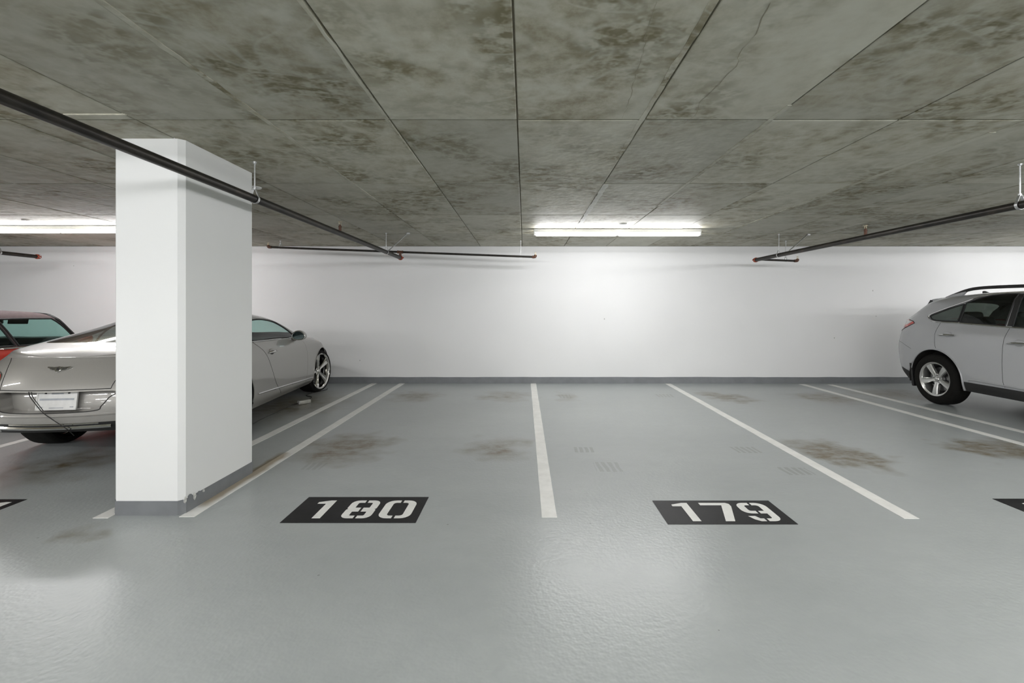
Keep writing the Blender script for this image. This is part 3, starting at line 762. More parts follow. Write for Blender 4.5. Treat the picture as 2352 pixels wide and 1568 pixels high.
# ------------------------------------------------------------------ cars: wheels
def spoke_bm(prof, n=5):
    """prof: (radius, half width, front face x, depth, groove)"""
    bm = bmesh.new(); rings = []
    for (r, hw, x, dp, g) in prof:
        sec = [(-hw, x-dp), (-hw, x-0.012), (-hw*0.72, x), (-hw*0.25, x-g), (hw*0.25, x-g), (hw*0.72, x), (hw, x-0.012), (hw, x-dp)]
        rings.append([bm.verts.new((b, a, r)) for a, b in sec])
    for i in range(len(rings)-1):
        for k in range(8):
            bm.faces.new((rings[i][k], rings[i][(k+1) % 8], rings[i+1][(k+1) % 8], rings[i+1][k]))
    bm.faces.new(rings[0][::-1]); bm.faces.new(rings[-1])
    bmesh.ops.recalc_face_normals(bm, faces=bm.faces[:]); return bm
def wheel(parent, c, sg, R, rim, width, prof, alloy, nsp=5, turn=0.0, steer=0.0, lugs=5):
    """tyre with rim, spokes and hub as its pieces; outer face towards sg"""
    W = width/2
    tp = [(rim-0.012, -W+0.01), (rim+0.004, -W), (rim+0.03, -W-0.006), (R-0.045, -W-0.004), (R-0.016, -W+0.012), (R-0.003, -W+0.03), (R, -W+0.05), (R, W-0.05), (R-0.003, W-0.03), (R-0.016, W-0.012), (R-0.045, W+0.004), (rim+0.03, W+0.006), (rim+0.004, W), (rim-0.012, W-0.01)]
    bm = bmesh.new(); add_lathe(bm, tp, 48)
    for k in range(3):      # tread grooves are real recesses
        pass
    bmesh.ops.recalc_face_normals(bm, faces=bm.faces[:])
    ty = smooth_angle(build('tyre', bm, M['rubber'], parent, loc=c), 35)
    ty.rotation_euler = (0, 0, steer+(0 if sg > 0 else PI))
    lathe('rim', [(rim-0.018, -W+0.02), (rim-0.03, -W+0.04), (rim-0.035, 0.02), (rim-0.028, W-0.035), (rim-0.02, W-0.012), (rim-0.004, W-0.004), (rim+0.004, W+0.002), (rim+0.006, W-0.006)], M[alloy], ty, 48)
    lathe('brake_disc', [(0.0, 0.0), (rim*0.70, 0.0), (rim*0.70, 0.02), (0.07, 0.02), (0.06, 0.04), (0.0, 0.04)], M['brake'], ty, 32)
    lathe('rim_back', [(0.0, -0.035), (rim-0.034, -0.035)], M['dark'], ty, 32)
    sm = spoke_bm(prof); me = mesh_of(sm, 'spoke', M[alloy])
    me.polygons.foreach_set('use_smooth', [True]*len(me.polygons))
    try: me.set_sharp_from_angle(angle=math.radians(28))
    except Exception: pass
    for k in range(nsp):
        o = link('spoke', me, ty, (W-0.012, 0, 0)); o.rotation_euler = (turn+2*PI*k/nsp, 0, 0)
    x0 = W-0.012+prof[0][2]
    lathe('hub_cap', [(0.0, 0.010), (0.024, 0.009), (0.032, 0.003), (0.036, -0.006), (0.078, -0.008), (0.082, -0.03), (0.082, -0.055)], M[alloy], ty, 28, Matrix.Translation((x0, 0, 0)))
    for k in range(lugs):
        a = turn+2*PI*(k+0.5)/lugs
        lathe('wheel_nut', [(0.0, 0.001), (0.008, 0.0), (0.010, -0.006), (0.010, -0.012)], M['brake'], ty, 6, Matrix.Translation((x0, 0.055*math.sin(a), 0.055*math.cos(a))))
    return ty
def arch_liner(parent, c, r, sg, x_in, x_out):
    bm = bmesh.new(); n = 28; P, Q = [], []
    for i in range(n+1):
        a = math.radians(-12+204*i/n); y, z = c[0]+r*math.cos(a), c[1]+r*math.sin(a)
        P.append(bm.verts.new((sg*x_out, y, z))); Q.append(bm.verts.new((sg*x_in, y, z)))
    for i in range(n): bm.faces.new((P[i], P[i+1], Q[i+1], Q[i]))
    bm.faces.new(Q)
    return build('wheel_arch_liner', bm, M['dark'], parent, True)
def seat(parent, x, y, z, m, back=0.62, parent_name='seat'):
    bm = bmesh.new(); add_box(bm, (x, y, z), (0.50, 0.52, 0.16), 0.05)
    add_box(bm, (x, y-0.30, z+back*0.46), (0.48, 0.14, back), 0.05, Matrix.Rotation(math.radians(14), 4, 'X'))
    s = smooth_angle(build('seat', bm, M[m], parent), 60)
    bm = bmesh.new(); add_box(bm, (x, y-0.40, z+back*0.93), (0.26, 0.10, 0.17), 0.04, Matrix.Rotation(math.radians(10), 4, 'X'))
    smooth_angle(build('headrest', bm, M[m], s), 60)
    return s
def steering_wheel(parent, c):
    bm = bmesh.new(); Mx = Matrix.Translation(c) @ Matrix.Rotation(math.radians(-62), 4, 'X')
    add_tube(bm, [Mx @ Vector((0.185*math.cos(a), 0.185*math.sin(a), 0)) for a in [2*PI*i/28 for i in range(28)]], 0.016, 8, True)
    add_tube(bm, [Mx @ Vector((-0.18, 0, 0)), Mx @ Vector((0.18, 0, 0))], 0.02, 8); add_tube(bm, [Mx @ Vector((0, 0, 0)), Mx @ Vector((0, 0, -0.35))], 0.04, 8)
    bmesh.ops.recalc_face_normals(bm, faces=bm.faces[:])
    return smooth_angle(build('steering_wheel', bm, M['dark'], parent), 60)
def cabin_tub(parent, y0, y1, wfun, ztop, zfl, m='dark'):
    bm = bmesh.new(); n = 14; rows = []
    for i in range(n+1):
        y = y0+(y1-y0)*i/n; w = wfun(y)
        rows.append([bm.verts.new(p) for p in ((-w, y, ztop(y)), (-w*0.95, y, (ztop(y)+zfl)/2), (-w*0.92, y, zfl), (w*0.92, y, zfl), (w*0.95, y, (ztop(y)+zfl)/2), (w, y, ztop(y)))])
    for i in range(n):
        for k in range(5): bm.faces.new((rows[i][k], rows[i][k+1], rows[i+1][k+1], rows[i+1][k]))
    bm.faces.new(rows[0]); bm.faces.new(rows[-1])
    return build('cabin', bm, M[m], parent)
def underbody(parent, grid, m='dark', lift=0.0):
    bm = bmesh.new(); R = [c[0] for c in grid]
    V = [bm.verts.new((p[0]*0.985, p[1], p[2]+0.01+lift)) for p in R]; U = [bm.verts.new((-p[0]*0.985, p[1], p[2]+0.01+lift)) for p in R]
    for i in range(len(R)-1):
        try: bm.faces.new((V[i], V[i+1], U[i+1], U[i]))
        except ValueError: pass
    return build('underbody', bm, M[m], parent)
def text_mesh(s, size, depth, m, parent, name, Mx):
    cu = bpy.data.curves.new(name, 'FONT'); cu.body = s; cu.size = size; cu.extrude = depth; cu.align_x = 'CENTER'; cu.align_y = 'CENTER'
    tmp = bpy.data.objects.new(name, cu); COL.objects.link(tmp); dg = bpy.context.evaluated_depsgraph_get()
    me = bpy.data.meshes.new_from_object(tmp.evaluated_get(dg)); bpy.data.objects.remove(tmp)
    me.transform(Mx); me.materials.clear(); me.materials.append(m)
    return link(name, me, parent)
def body_shell(t, bm, paint, deg=50):
    o = build('body', bm, M[paint], t, True); return o

# ------------------------------------------------------------------ silver coupe beside the column
def make_coupe():
    t = empty('coupe', (-4.114, 4.921, 0), 0.1065)
    tag(t, 'silver two door coupe parked nose to the wall behind the column', 'car')
    sp = dict(belt=0.98, bulge=0.014,
        rows=[dict(w=[(-0.5, .80), (0, .87), (1.4, .86), (2.7, .87), (3.2, .80)], z=[(-1.1, .37), (-.55, .27), (-.3, .205), (2.4, .19), (3.2, .20)], yr=-1.04, yf=3.43, e=2.1, Lr=.55, Lf=.6),
              dict(w=[(-0.5, .90), (0, .955), (1.4, .945), (2.7, .955), (3.2, .90)], z=[(-1.1, .455), (-.5, .40), (0, .375), (2.4, .31), (3.3, .36)], yr=-1.12, yf=3.50, e=2.1, Lr=.58, Lf=.6),
              dict(w=[(-0.5, .925), (0, .968), (1.4, .945), (2.7, .965), (3.2, .92)], z=[(-1.1, .56), (0, .56), (2.4, .53), (3.3, .50)], yr=-1.14, yf=3.52, e=2.1, Lr=.60, Lf=.62),
              dict(w=[(-0.5, .925), (0, .970), (1.4, .938), (2.7, .965), (3.2, .90)], z=[(-1.1, .725), (0, .73), (2.0, .70), (2.8, .66), (3.3, .58)], yr=-1.10, yf=3.49, e=2.1, Lr=.60, Lf=.64),
              dict(w=[(-0.5, .885), (0, .950), (1.4, .925), (2.7, .945), (3.1, .84)], z=[(-1.1, .875), (0, .875), (1.2, .86), (2.0, .85), (2.7, .83), (3.1, .70), (3.4, .63)], yr=-1.02, yf=3.40, e=2.1, Lr=.58, Lf=.7),
              dict(w=[(-0.5, .77), (-.2, .825), (.3, .865), (1.4, .865), (2.2, .855), (2.7, .83), (3.0, .72)], z=[(-.95, .985), (-.5, 1.005), (0, 1.015), (.8, 1.005), (1.4, .985), (2.0, .958), (2.5, .935), (2.8, .895), (3.05, .81), (3.35, .69)], yr=-.94, yf=3.28, e=2.1, Lr=.54, Lf=.75)],
        zc=[(-0.94, 0.987), (-0.85, 1.018), (-0.6, 1.078), (-0.3, 1.155), (0.1, 1.246), (0.5, 1.334), (0.85, 1.376), (1.1, 1.382), (1.4, 1.356), (1.7, 1.284), (2, 1.164), (2.2, 1.069), (2.35, 1.004), (2.8, 0.965), (3.1, 0.87), (3.28, 0.72)],
        zr=[(-0.94, 0.986), (-0.6, 1.055), (-0.3, 1.105), (0.1, 1.184), (0.5, 1.269), (0.85, 1.309), (1.1, 1.317), (1.4, 1.289), (1.7, 1.209), (2, 1.084), (2.2, 0.994), (2.35, 0.949), (2.8, 0.9), (3.1, 0.8), (3.28, 0.7)],
        wr=[(-0.94, 0.6), (-0.6, 0.64), (-0.3, 0.655), (0.1, 0.635), (0.5, 0.62), (1.1, 0.615), (1.4, 0.63), (1.7, 0.675), (2, 0.735), (2.2, 0.75), (2.6, 0.7), (3.1, 0.55)])
    bm, grid = car_surface(sp); sk = Skin(bm)
    # openings
    A = [(0.0, .36, .372), (2.746, .36, .392)]
    for sg in (1, -1):
        for (ay, az, ra) in A:
            bmesh.ops.delete(bm, geom=cut(bm, circle_poly((ay, az), ra, 40), (1, 2), lambda c, sg=sg: c.x*sg > .45), context='FACES')
            arch_liner(t, (ay, az), ra+.004, sg, .55, .945)
            lip = [sk.side(ay+ra*math.cos(a), az+ra*math.sin(a), sg) for a in [math.radians(-22+224*i/40) for i in range(41)]]
            ribbon('arch_lip', [p for p in lip if p is not None], .008, M['pewter'], t)
    door = smooth_poly([(.52, 1.022), (.95, 1.012), (1.4, 1.0), (1.80, .982), (1.86, .988), (1.80, 1.06), (1.66, 1.150), (1.44, 1.230), (1.1, 1.267), (.75, 1.246), (.52, 1.188)], 5)
    quarter = smooth_poly([(.02, 1.048), (.20, 1.038), (.47, 1.026), (.475, 1.10), (.47, 1.172), (.32, 1.125), (.12, 1.07)], 4)
    for sg in (1, -1):
        for nm, poly in (('door_window', door), ('quarter_window', quarter)):
            fs = cut(bm, poly, (1, 2), lambda c, sg=sg: c.x*sg > .4)
            w = build(nm, take(bm, fs), M['glass'], t, True)
            tr = [p for p in (sk.side(y, z, sg, .002) for y, z in poly) if p is not None]
            ribbon('window_trim', tr, .009, M['seam'], w, True)
    for sg in (1, -1):      # bright line under and over the side windows
        ribbon('chrome_trim', sk.path('side', dense([(-.06, 1.034), (.5, 1.008), (1.1, .997), (1.5, .986), (1.92, .969)]), sg, .004), .0085, M['chrome'], t)
        ribbon('roof_trim', sk.path('side', smooth_poly([(-.06, 1.048), (.2, 1.115), (.5, 1.198), (.75, 1.266), (1.1, 1.286), (1.45, 1.252), (1.69, 1.170), (1.86, 1.07), (1.95, .995)], 6, False), sg, .003), .006, M['chrome'], t)
    rw = cut(bm, smooth_poly([(-.52, -.50), (0, -.55), (.52, -.50), (.56, -.30), (.53, .2), (.47, .50), (0, .54), (-.47, .50), (-.53, .2), (-.56, -.30)], 4), (0, 1), lambda c: c.z > .95)
    build('rear_window', take(bm, rw), M['darkglass'], t, True)
    ws = cut(bm, smooth_poly([(-.67, 2.13), (0, 2.26), (.67, 2.13), (.61, 1.85), (.53, 1.55), (0, 1.49), (-.53, 1.55), (-.61, 1.85)], 4), (0, 1), lambda c: c.z > .95)
    build('windscreen', take(bm, ws), M['screen'], t, True)
    # tail lamps and black valance
    for sg in (1, -1):
        lamp = [(sg*x, z) for x, z in smooth_poly([(.485, .69), (.475, .76), (.485, .83), (.55, .865), (.70, .86), (.77, .82), (.78, .75), (.75, .69), (.60, .665)], 4)]
        fs = cut(bm, lamp, (0, 2), lambda c, sg=sg: c.y < -.35 and c.x*sg > .3)
        l = build('tail_lamp', take(bm, fs), M['redlens'], t, True)
        pts = [p for p in (sk.rear(x, z, .001) for x, z in lamp) if p is not None]
        ribbon('lamp_surround', pts, .006, M['chrome'], l, True)
        hl = [(sg*x, z) for x, z in circle_poly((.58, .60), .10, 20)]
        fs = cut(bm, hl, (0, 2), lambda c, sg=sg: c.y > 2.6 and c.x*sg > .2); build('headlamp', take(bm, fs), M['clearlens'], t, True)
    gr = cut(bm, [(-.33, .42), (.33, .42), (.36, .60), (.30, .68), (-.30, .68), (-.36, .60)], (0, 2), lambda c: c.y > 2.9); build('grille', take(bm, gr), M['blackplastic'], t, True)
    va = cut(bm, [(-.84, .30), (.84, .30), (.84, .43), (.78, .445), (-.78, .445), (-.84, .43)], (0, 2), lambda c: c.y < -.4)
    build('rear_valance', take(bm, va), M['blackplastic'], t, True)
    rec = smooth_poly([(-.425, .705), (-.415, .65), (-.39, .585), (-.34, .548), (0, .54), (.34, .548), (.39, .585), (.43, .65), (.45, .705), (0, .708)], 5)
    rb = take(bm, cut(bm, rec, (0, 2), lambda c: c.y < -.7))
    bmesh.ops.remove_doubles(rb, verts=rb.verts[:], dist=1e-5)
    for v in rb.verts: v.co.y += .115
    be = [e for e in rb.edges if e.is_boundary]
    ex_ = bmesh.ops.extrude_edge_only(rb, edges=be)
    for v in ex_['geom']:
        if isinstance(v, bmesh.types.BMVert): v.co.y -= .115; v.co.x *= 1.004
    bmesh.ops.recalc_face_normals(rb, faces=rb.faces[:])
    smooth_angle(build('plate_recess', rb, M['pewter'], t), 40)
    body_shell(t, bm, 'pewter'); underbody(t, grid)
    ribbon('valance_trim', sk.path('rear', [(x/20*.43, .405) for x in range(-20, 21)], .010), .0155, M['chrome'], t)
    ribbon('reflector_strip', sk.path('rear', [(x/10*.34+.02, .438) for x in range(-10, 11)], .004), .006, M['chrome'], t)
    for sg in (1, -1):
        ex = bmesh.new(); outer = [(sg*.575+.085*math.cos(a), .375+.036*math.sin(a)) for a in [2*PI*i/24 for i in range(24)]]
        r0 = [ex.verts.new((x, -1.07, z)) for x, z in outer]; r1 = [ex.verts.new((x, -.80, z)) for x, z in outer]; r2 = [ex.verts.new((sg*.575+(x-sg*.575)*.86, -1.05, .375+(z-.375)*.8)) for x, z in outer]; r3 = [ex.verts.new((v.co.x, -.85, v.co.z)) for v in r2]
        for a, b in ((r0, r1), (r2, r0), (r3, r2)):
            for i in range(24): ex.faces.new((a[i], a[(i+1) % 24], b[(i+1) % 24], b[i]))
        ex.faces.new(r3)
        bmesh.ops.recalc_face_normals(ex, faces=ex.faces[:]); build('exhaust_tip', ex, M['chrome'], t, True)
    # shut lines and swage lines
    for sg in (1, -1):
        ribbon('door_seam', sk.path('side', dense(smooth_poly([(.52, 1.0), (.62, .92), (.74, .80), (.86, .62), (.98, .44), (1.08, .34), (1.20, .262)], 6, False), .04), sg, .0), .0024, M['seam'], t)
        ribbon('door_seam', sk.path('side', dense(smooth_poly([(1.98, .955), (2.06, .82), (2.10, .6), (2.08, .4), (2.03, .27)], 6, False), .04), sg, .0), .0009, M['seam'], t)
        ribbon('sill_trim', sk.path('side', dense([(.46, .385), (1.2, .352), (2.30, .305)], .05), sg, .004), .013, M['chrome'], t, False, 6, .8)
        fl_ = sk.path('side', dense([(-.75, .70), (-.50, .74)]), sg, 0)
    # boot lid
    lid = smooth_poly([(-.55, .985), (-.50, .94), (-.462, .86), (-.435, .76), (-.43, .725)], 5, False)
    for sg in (1, -1): ribbon('boot_seam', sk.path('rear', [(x*sg, z) for x, z in lid], .0), .0028, M['seam'], t)
    ribbon('boot_seam', sk.path('rear', [(x/24*.43, .725) for x in range(-24, 25)], .0), .0038, M['seam'], t)
    ribbon('boot_edge', sk.path('rear', [(x/24*.60, .982) for x in range(-24, 25)], .004), .007, M['pewter'], t)
    ribbon('plate_recess_edge', sk.path('rear', [p for p in rec if p[1] < .70], .0), .004, M['seam'], t)
    ribbon('bumper_lip', sk.path('rear', [(x/24*.80, .515) for x in range(-24, 25)], .004), .010, M['pewter'], t)
    # number plate
    q = sk.rear(0.015, .63, -.085); tilt = Matrix.Translation(q) @ Matrix.Rotation(math.radians(-8), 4, 'X')
    bmp = bmesh.new(); add_box(bmp, (0, 0, 0), (.315, .012, .160), .005); bmesh.ops.transform(bmp, matrix=tilt, verts=bmp.verts[:])
    pl = build('number_plate', bmp, M['plate_white'], t); pl['label'] = 'white number plate in a pale frame'
    for nm, c, s, m in (('plate_bar', (0, -.007, .010), (.265, .004, .016), 'plateink'), ('frame_edge', (0, -.007, .075), (.315, .008, .010), 'plate_white'), ('frame_edge', (0, -.007, -.075), (.315, .008, .010), 'plate_white'), ('frame_edge', (.153, -.007, 0), (.009, .008, .155), 'plate_white'), ('frame_edge', (-.153, -.007, 0), (.009, .008, .155), 'plate_white'),
                        ('plate_bolt', (-.09, -.008, .062), (.014, .006, .012), 'blackplastic'), ('plate_bolt', (.09, -.008, .062), (.014, .006, .012), 'blackplastic'), ('plate_bolt', (-.12, -.008, -.055), (.026, .004, .008), 'plateink'), ('plate_bolt', (.12, -.008, -.055), (.026, .004, .008), 'plateink'), ('plate_print', (0, -.007, .058), (.09, .003, .012), 'plateink'), ('plate_print', (0, -.007, -.062), (.11, .003, .007), 'plateink')):
        b2 = bmesh.new(); add_box(b2, c, s); bmesh.ops.transform(b2, matrix=tilt, verts=b2.verts[:]); build(nm, b2, M[m], pl)
    # winged emblem
    q = sk.rear(0, .895, .006); n_tilt = Matrix.Translation(q) @ Matrix.Rotation(math.radians(90-34), 4, 'X')
    half = [(0.018, .020), (.040, .016), (.075, .020), (.095, .021), (.088, .008), (.072, .004), (.068, -.003), (.050, -.006), (.046, -.012), (.024, -.014), (0.018, -.022)]
    em = bmesh.new(); add_prism(em, [(x*.98, y) for x, y in half], 0, .006); add_prism(em, [(-x*.98, y) for x, y in half][::-1], 0, .006)
    add_prism(em, [(.022*math.cos(a), -.004+.026*math.sin(a)) for a in [2*PI*i/20 for i in range(20)]], 0, .008)
    bmesh.ops.transform(em, matrix=n_tilt, verts=em.verts[:]); eo = build('winged_emblem', em, M['chrome'], t)
    eo['label'] = 'chrome winged emblem with a letter in the middle'
    for sg in (1, -1):
        for k in range(4):
            b2 = bmesh.new(); add_box(b2, (sg*(.052-.002*k), .013-.008*k, .0065), (.052-.009*k, .0018, .002), 0, Matrix.Rotation(sg*.10, 4, 'Z')); bmesh.ops.transform(b2, matrix=n_tilt, verts=b2.verts[:]); build('feather_line', b2, M['seam'], eo)
    text_mesh('B', .036, .001, M['seam'], eo, 'emblem_letter', n_tilt @ Matrix.Translation((0, -.004, .009)))
    # handle, mirrors, filler flap
    for sg in (1, -1):
        c = sk.side(.88, .855, sg, .0)
        ellipsoid('handle_cup', c+Vector((0, 0, -.012)), (.008, .070, .036), M['blackplastic'], t); ellipsoid('handle_shell', c+Vector((0, 0, .014)), (.012, .060, .028), M['pewter'], t)  # black lower ellipsoid stands in for the shade inside the cup
        h = tube('door_handle', [c+Vector((sg*.010, -.10, -.008)), c+Vector((sg*.030, -.06, .0)), c+Vector((sg*.036, 0, .002)), c+Vector((sg*.030, .06, .002)), c+Vector((sg*.010, .10, .0))], [.009, .014, .016, .014, .009], M['chrome'], t, 8)
        mb = bmesh.new(); bmesh.ops.create_uvsphere(mb, u_segments=20, v_segments=12, radius=1)
        bmesh.ops.bisect_plane(mb, geom=mb.verts[:]+mb.edges[:]+mb.faces[:], plane_co=(0, -.35, 0), plane_no=(0, 1, 0), clear_inner=True)
        for v in mb.verts: v.co = Vector((sg*.985+v.co.x*.098*(1.0-.22*v.co.z), 1.67+v.co.y*.12, 1.02+v.co.z*.074))
        mo = build('door_mirror', mb, M['pewter'], t, True); mo['label'] = 'silver door mirror with dark glass'
        gb = bmesh.new(); add_prism(gb, [(.080*math.cos(a)*(1-.2*math.sin(a)), .060*math.sin(a)) for a in [2*PI*i/24 for i in range(24)]], 0, .006)
        bmesh.ops.transform(gb, matrix=Matrix.Translation((sg*.985, 1.634, 1.02)) @ Matrix.Rotation(PI/2, 4, 'X'), verts=gb.verts[:]); build('mirror_glass', gb, M['mirrorglass'], mo)
        rb = tube('mirror_surround', [(sg*.985+.087*math.cos(a)*(1-.2*math.sin(a)), 1.630, 1.02+.066*math.sin(a)) for a in [2*PI*i/28 for i in range(28)]], .008, M['chrome'], mo, 6, True)
        tube('mirror_arm', [(sg*.84, 1.74, .945), (sg*.90, 1.73, .955), (sg*.95, 1.70, .985)], [.03, .026, .024], M['pewter'], mo, 8)
    # wheels
    prof = [(.045, .028, -.035, .04, .004), (.09, .029, -.028, .045, .010), (.15, .036, -.016, .045, .014), (.21, .050, -.006, .045, .016), (.255, .062, -.001, .04, .014), (.288, .068, .0, .035, .006)]
    for (y, st) in ((0.0, 0.0), (2.746, -.16)):
        for sg in (1, -1): wheel(t, Vector((sg*.822, y, .352)), sg, .352, .297, .265, prof, 'polished', 5, .25, st)
    # cabin
    cabin_tub(t, -.1, 2.2, lambda y: .74, lambda y: .93, .30, 'dark')
    for sx in (-.38, .38): seat(t, sx, 1.05, .45, 'leather', .60); seat(t, sx, .30, .45, 'leather', .48)
    bm2 = bmesh.new(); add_box(bm2, (0, 2.0, .85), (1.42, .45, .22), .06); smooth_angle(build('dashboard', bm2, M['dark'], t), 60)
    steering_wheel(t, Vector((-.38, 1.66, .92)))
    box('parcel_shelf', (0, -.25, .96), (1.2, .5, .02), M['dark'], t, .005)
    return t
COUPE = make_coupe()

# ------------------------------------------------------------------ silver crossover at the right
def make_suv():
    t = empty('suv', (6.985, 6.73, 0), PI)
    tag(t, 'silver SUV backed against the wall at the right picture edge', 'car')
    sp = dict(belt=1.17, bulge=0.016,
        rows=[dict(w=[(-.5, .84), (0, .90), (2.7, .90), (3.2, .82)], z=[(-.9, .36), (-.5, .29), (0, .28), (2.7, .27), (3.6, .25)], yr=-.84, yf=3.58, Lr=.45, Lf=.6),
              dict(w=[(-.5, .885), (0, .935), (2.7, .935), (3.2, .89)], z=[(-.9, .47), (-.4, .42), (2.7, .40), (3.6, .40)], yr=-.95, yf=3.68, Lr=.5, Lf=.6),
              dict(w=[(-.5, .90), (0, .942), (1.3, .925), (2.7, .942), (3.2, .90)], z=[(-.9, .62), (2.7, .60), (3.6, .56)], yr=-.995, yf=3.70, Lr=.52, Lf=.6),
              dict(w=[(-.5, .905), (0, .942), (1.3, .922), (2.7, .940), (3.2, .88)], z=[(-.9, .79), (0, .82), (2.7, .80), (3.6, .72)], yr=-1.01, yf=3.68, Lr=.55, Lf=.65, e=2.6),
              dict(w=[(-.5, .875), (0, .920), (1.3, .915), (2.7, .91), (3.1, .82)], z=[(-.9, .99), (0, 1.02), (1.3, .99), (2.7, .94), (3.2, .88), (3.6, .82)], yr=-.985, yf=3.60, Lr=.57, Lf=.75, e=2.7),
              dict(w=[(-.6, .78), (-.3, .825), (.1, .855), (1.3, .865), (2.3, .855), (2.7, .80), (3.0, .70)], z=[(-.9, 1.20), (-.3, 1.205), (.1, 1.19), (1.0, 1.165), (2.0, 1.12), (2.7, 1.06), (3.1, .97), (3.4, .88)], yr=-.94, yf=3.45, Lr=.56, Lf=.8, e=2.8)],
        zc=[(-.94, 1.205), (-.76, 1.265), (-.60, 1.38), (-.47, 1.485), (-.37, 1.555), (-.25, 1.595), (0, 1.625), (.6, 1.655), (1.1, 1.66), (1.5, 1.64), (1.8, 1.575), (2.1, 1.44), (2.4, 1.28), (2.6, 1.18), (2.8, 1.12), (3.1, 1.05), (3.45, .90)],
        zr=[(-.94, 1.204), (-.76, 1.255), (-.60, 1.355), (-.47, 1.45), (-.37, 1.515), (-.25, 1.555), (0, 1.585), (.6, 1.618), (1.1, 1.622), (1.5, 1.595), (1.8, 1.52), (2.1, 1.38), (2.4, 1.22), (2.6, 1.12), (2.8, 1.06), (3.1, .99), (3.45, .885)],
        wr=[(-.94, .68), (-.6, .655), (-.3, .66), (0, .675), (.6, .69), (1.2, .69), (1.6, .70), (2.0, .74), (2.4, .78), (2.7, .74), (3.1, .62), (3.45, .4)])
    bm, grid = car_surface(sp); sk = Skin(bm)
    A = [(0.0, .37), (2.74, .37)]; ra = .44
    for sg in (1, -1):
        for (ay, az) in A:
            bmesh.ops.delete(bm, geom=cut(bm, circle_poly((ay, az), ra, 40), (1, 2), lambda c, sg=sg: c.x*sg > .45), context='FACES')
            arch_liner(t, (ay, az), ra+.004, sg, .50, .92)
            lip = [sk.side(ay+ra*math.cos(a), az+ra*math.sin(a), sg) for a in [math.radians(-12+204*i/40) for i in range(41)]]
            ribbon('arch_lip', [p for p in lip if p is not None], .009, M['silver'], t)
    q_win = smooth_poly([(-.20, 1.292), (-.155, 1.252), (-.06, 1.232), (.10, 1.226)], 5, False)+[(.285, 1.221), (.285, 1.475)]+smooth_poly([(.25, 1.462), (.10, 1.415), (-.08, 1.348), (-.185, 1.305)], 4, False)
    r_win = [(.315, 1.220), (.93, 1.192), (.945, 1.60)]+smooth_poly([(.80, 1.602), (.62, 1.585), (.48, 1.552), (.315, 1.488)], 5, False)
    f_win = [(1.02, 1.188), (1.6, 1.165), (2.22, 1.135)]+smooth_poly([(2.20, 1.16), (2.05, 1.28), (1.85, 1.42), (1.65, 1.52), (1.45, 1.578), (1.2, 1.603), (1.02, 1.605)], 5, False)
    for sg in (1, -1):
        for nm, poly, m in (('quarter_window', q_win, 'privacy'), ('rear_door_window', r_win, 'privacy'), ('front_door_window', f_win, 'glass')):
            fs = cut(bm, poly, (1, 2), lambda c, sg=sg: c.x*sg > .4)
            w = build(nm, take(bm, fs), M[m], t, True)
            tr = [p for p in (sk.side(y, z, sg, .001) for y, z in dense(poly, .06, True)) if p is not None]
            ribbon('window_seal', tr, .009, M['seam'], w, True)
        # black door posts between the panes
        for (y0, y1, z0, z1) in ((.95, 1.015, 1.19, 1.60), (.288, .312, 1.225, 1.475)):
            fs = cut(bm, [(y0, z0), (y1, z0), (y1, z1), (y0, z1)], (1, 2), lambda c, sg=sg: c.x*sg > .4); build('door_post', take(bm, fs), M['blackplastic'], t, True)
        ch = smooth_poly([(2.28, 1.118), (1.6, 1.150), (.95, 1.176), (.3, 1.206), (-.06, 1.214), (-.17, 1.236), (-.235, 1.292), (-.19, 1.325), (-.08, 1.372), (.10, 1.438), (.30, 1.508), (.48, 1.574), (.62, 1.604), (.80, 1.618), (1.2, 1.619), (1.5, 1.592), (1.7, 1.53)], 6, False)
        ribbon('chrome_trim', sk.path('side', ch, sg, .003), .010, M['chrome'], t)
    # tailgate glass, lamps, black lower bumper and sills
    tg = cut(bm, smooth_poly([(-.58, 1.22), (0, 1.21), (.58, 1.22), (.56, 1.36), (.50, 1.47), (0, 1.50), (-.50, 1.47), (-.56, 1.36)], 4), (0, 2), lambda c: c.y < -.3 and c.z > 1.1)
    build('tailgate_window', take(bm, tg), M['privacy'], t, True)
    ws = cut(bm, smooth_poly([(-.72, 2.46), (0, 2.60), (.72, 2.46), (.66, 2.15), (.58, 1.78), (0, 1.70), (-.58, 1.78), (-.66, 2.15)], 4), (0, 1), lambda c: c.z > 1.1)
    build('windscreen', take(bm, ws), M['screen'], t, True)
    lamp = [(-.46, 1.180), (-.50, 1.210), (-.62, 1.232), (-.78, 1.235), (-1.05, 1.22), (-1.05, 1.04), (-.84, 1.03), (-.72, 1.065), (-.58, 1.12)]
    for sg in (1, -1):
        red = cut(bm, lamp, (1, 2), lambda c, sg=sg: c.x*sg > .30)
        nb = take(bm, red); lo = build('tail_lamp', nb, M['redlens'], t, True); lo['label'] = 'red and pale wraparound tail lamp'
        pale = bmesh.new(); pale.from_mesh(lo.data)
        pf = cut(pale, [(-.50, 1.215), (-1.1, 1.235), (-1.1, 1.165), (-.62, 1.155)], (1, 2), lambda c: True); pb = take(pale, pf)
        pale2 = cut(pale, [(-1.1, 1.10), (-.76, 1.10), (-.70, 1.00), (-1.1, 1.0)], (1, 2), lambda c: True); pb2 = take(pale, pale2)
        pale.to_mesh(lo.data); pale.free(); lo.data.polygons.foreach_set('use_smooth', [True]*len(lo.data.polygons))
        build('pale_lens', pb, M['clearlens'], lo, True); build('pale_lens', pb2, M['clearlens'], lo, True)
        ribbon('lamp_seam', [p for p in (sk.side(y, z, sg, .0) for y, z in dense(lamp[6:]+lamp[:3], .03)) if p is not None and p.x*sg > .4], .006, M['seam'], lo)
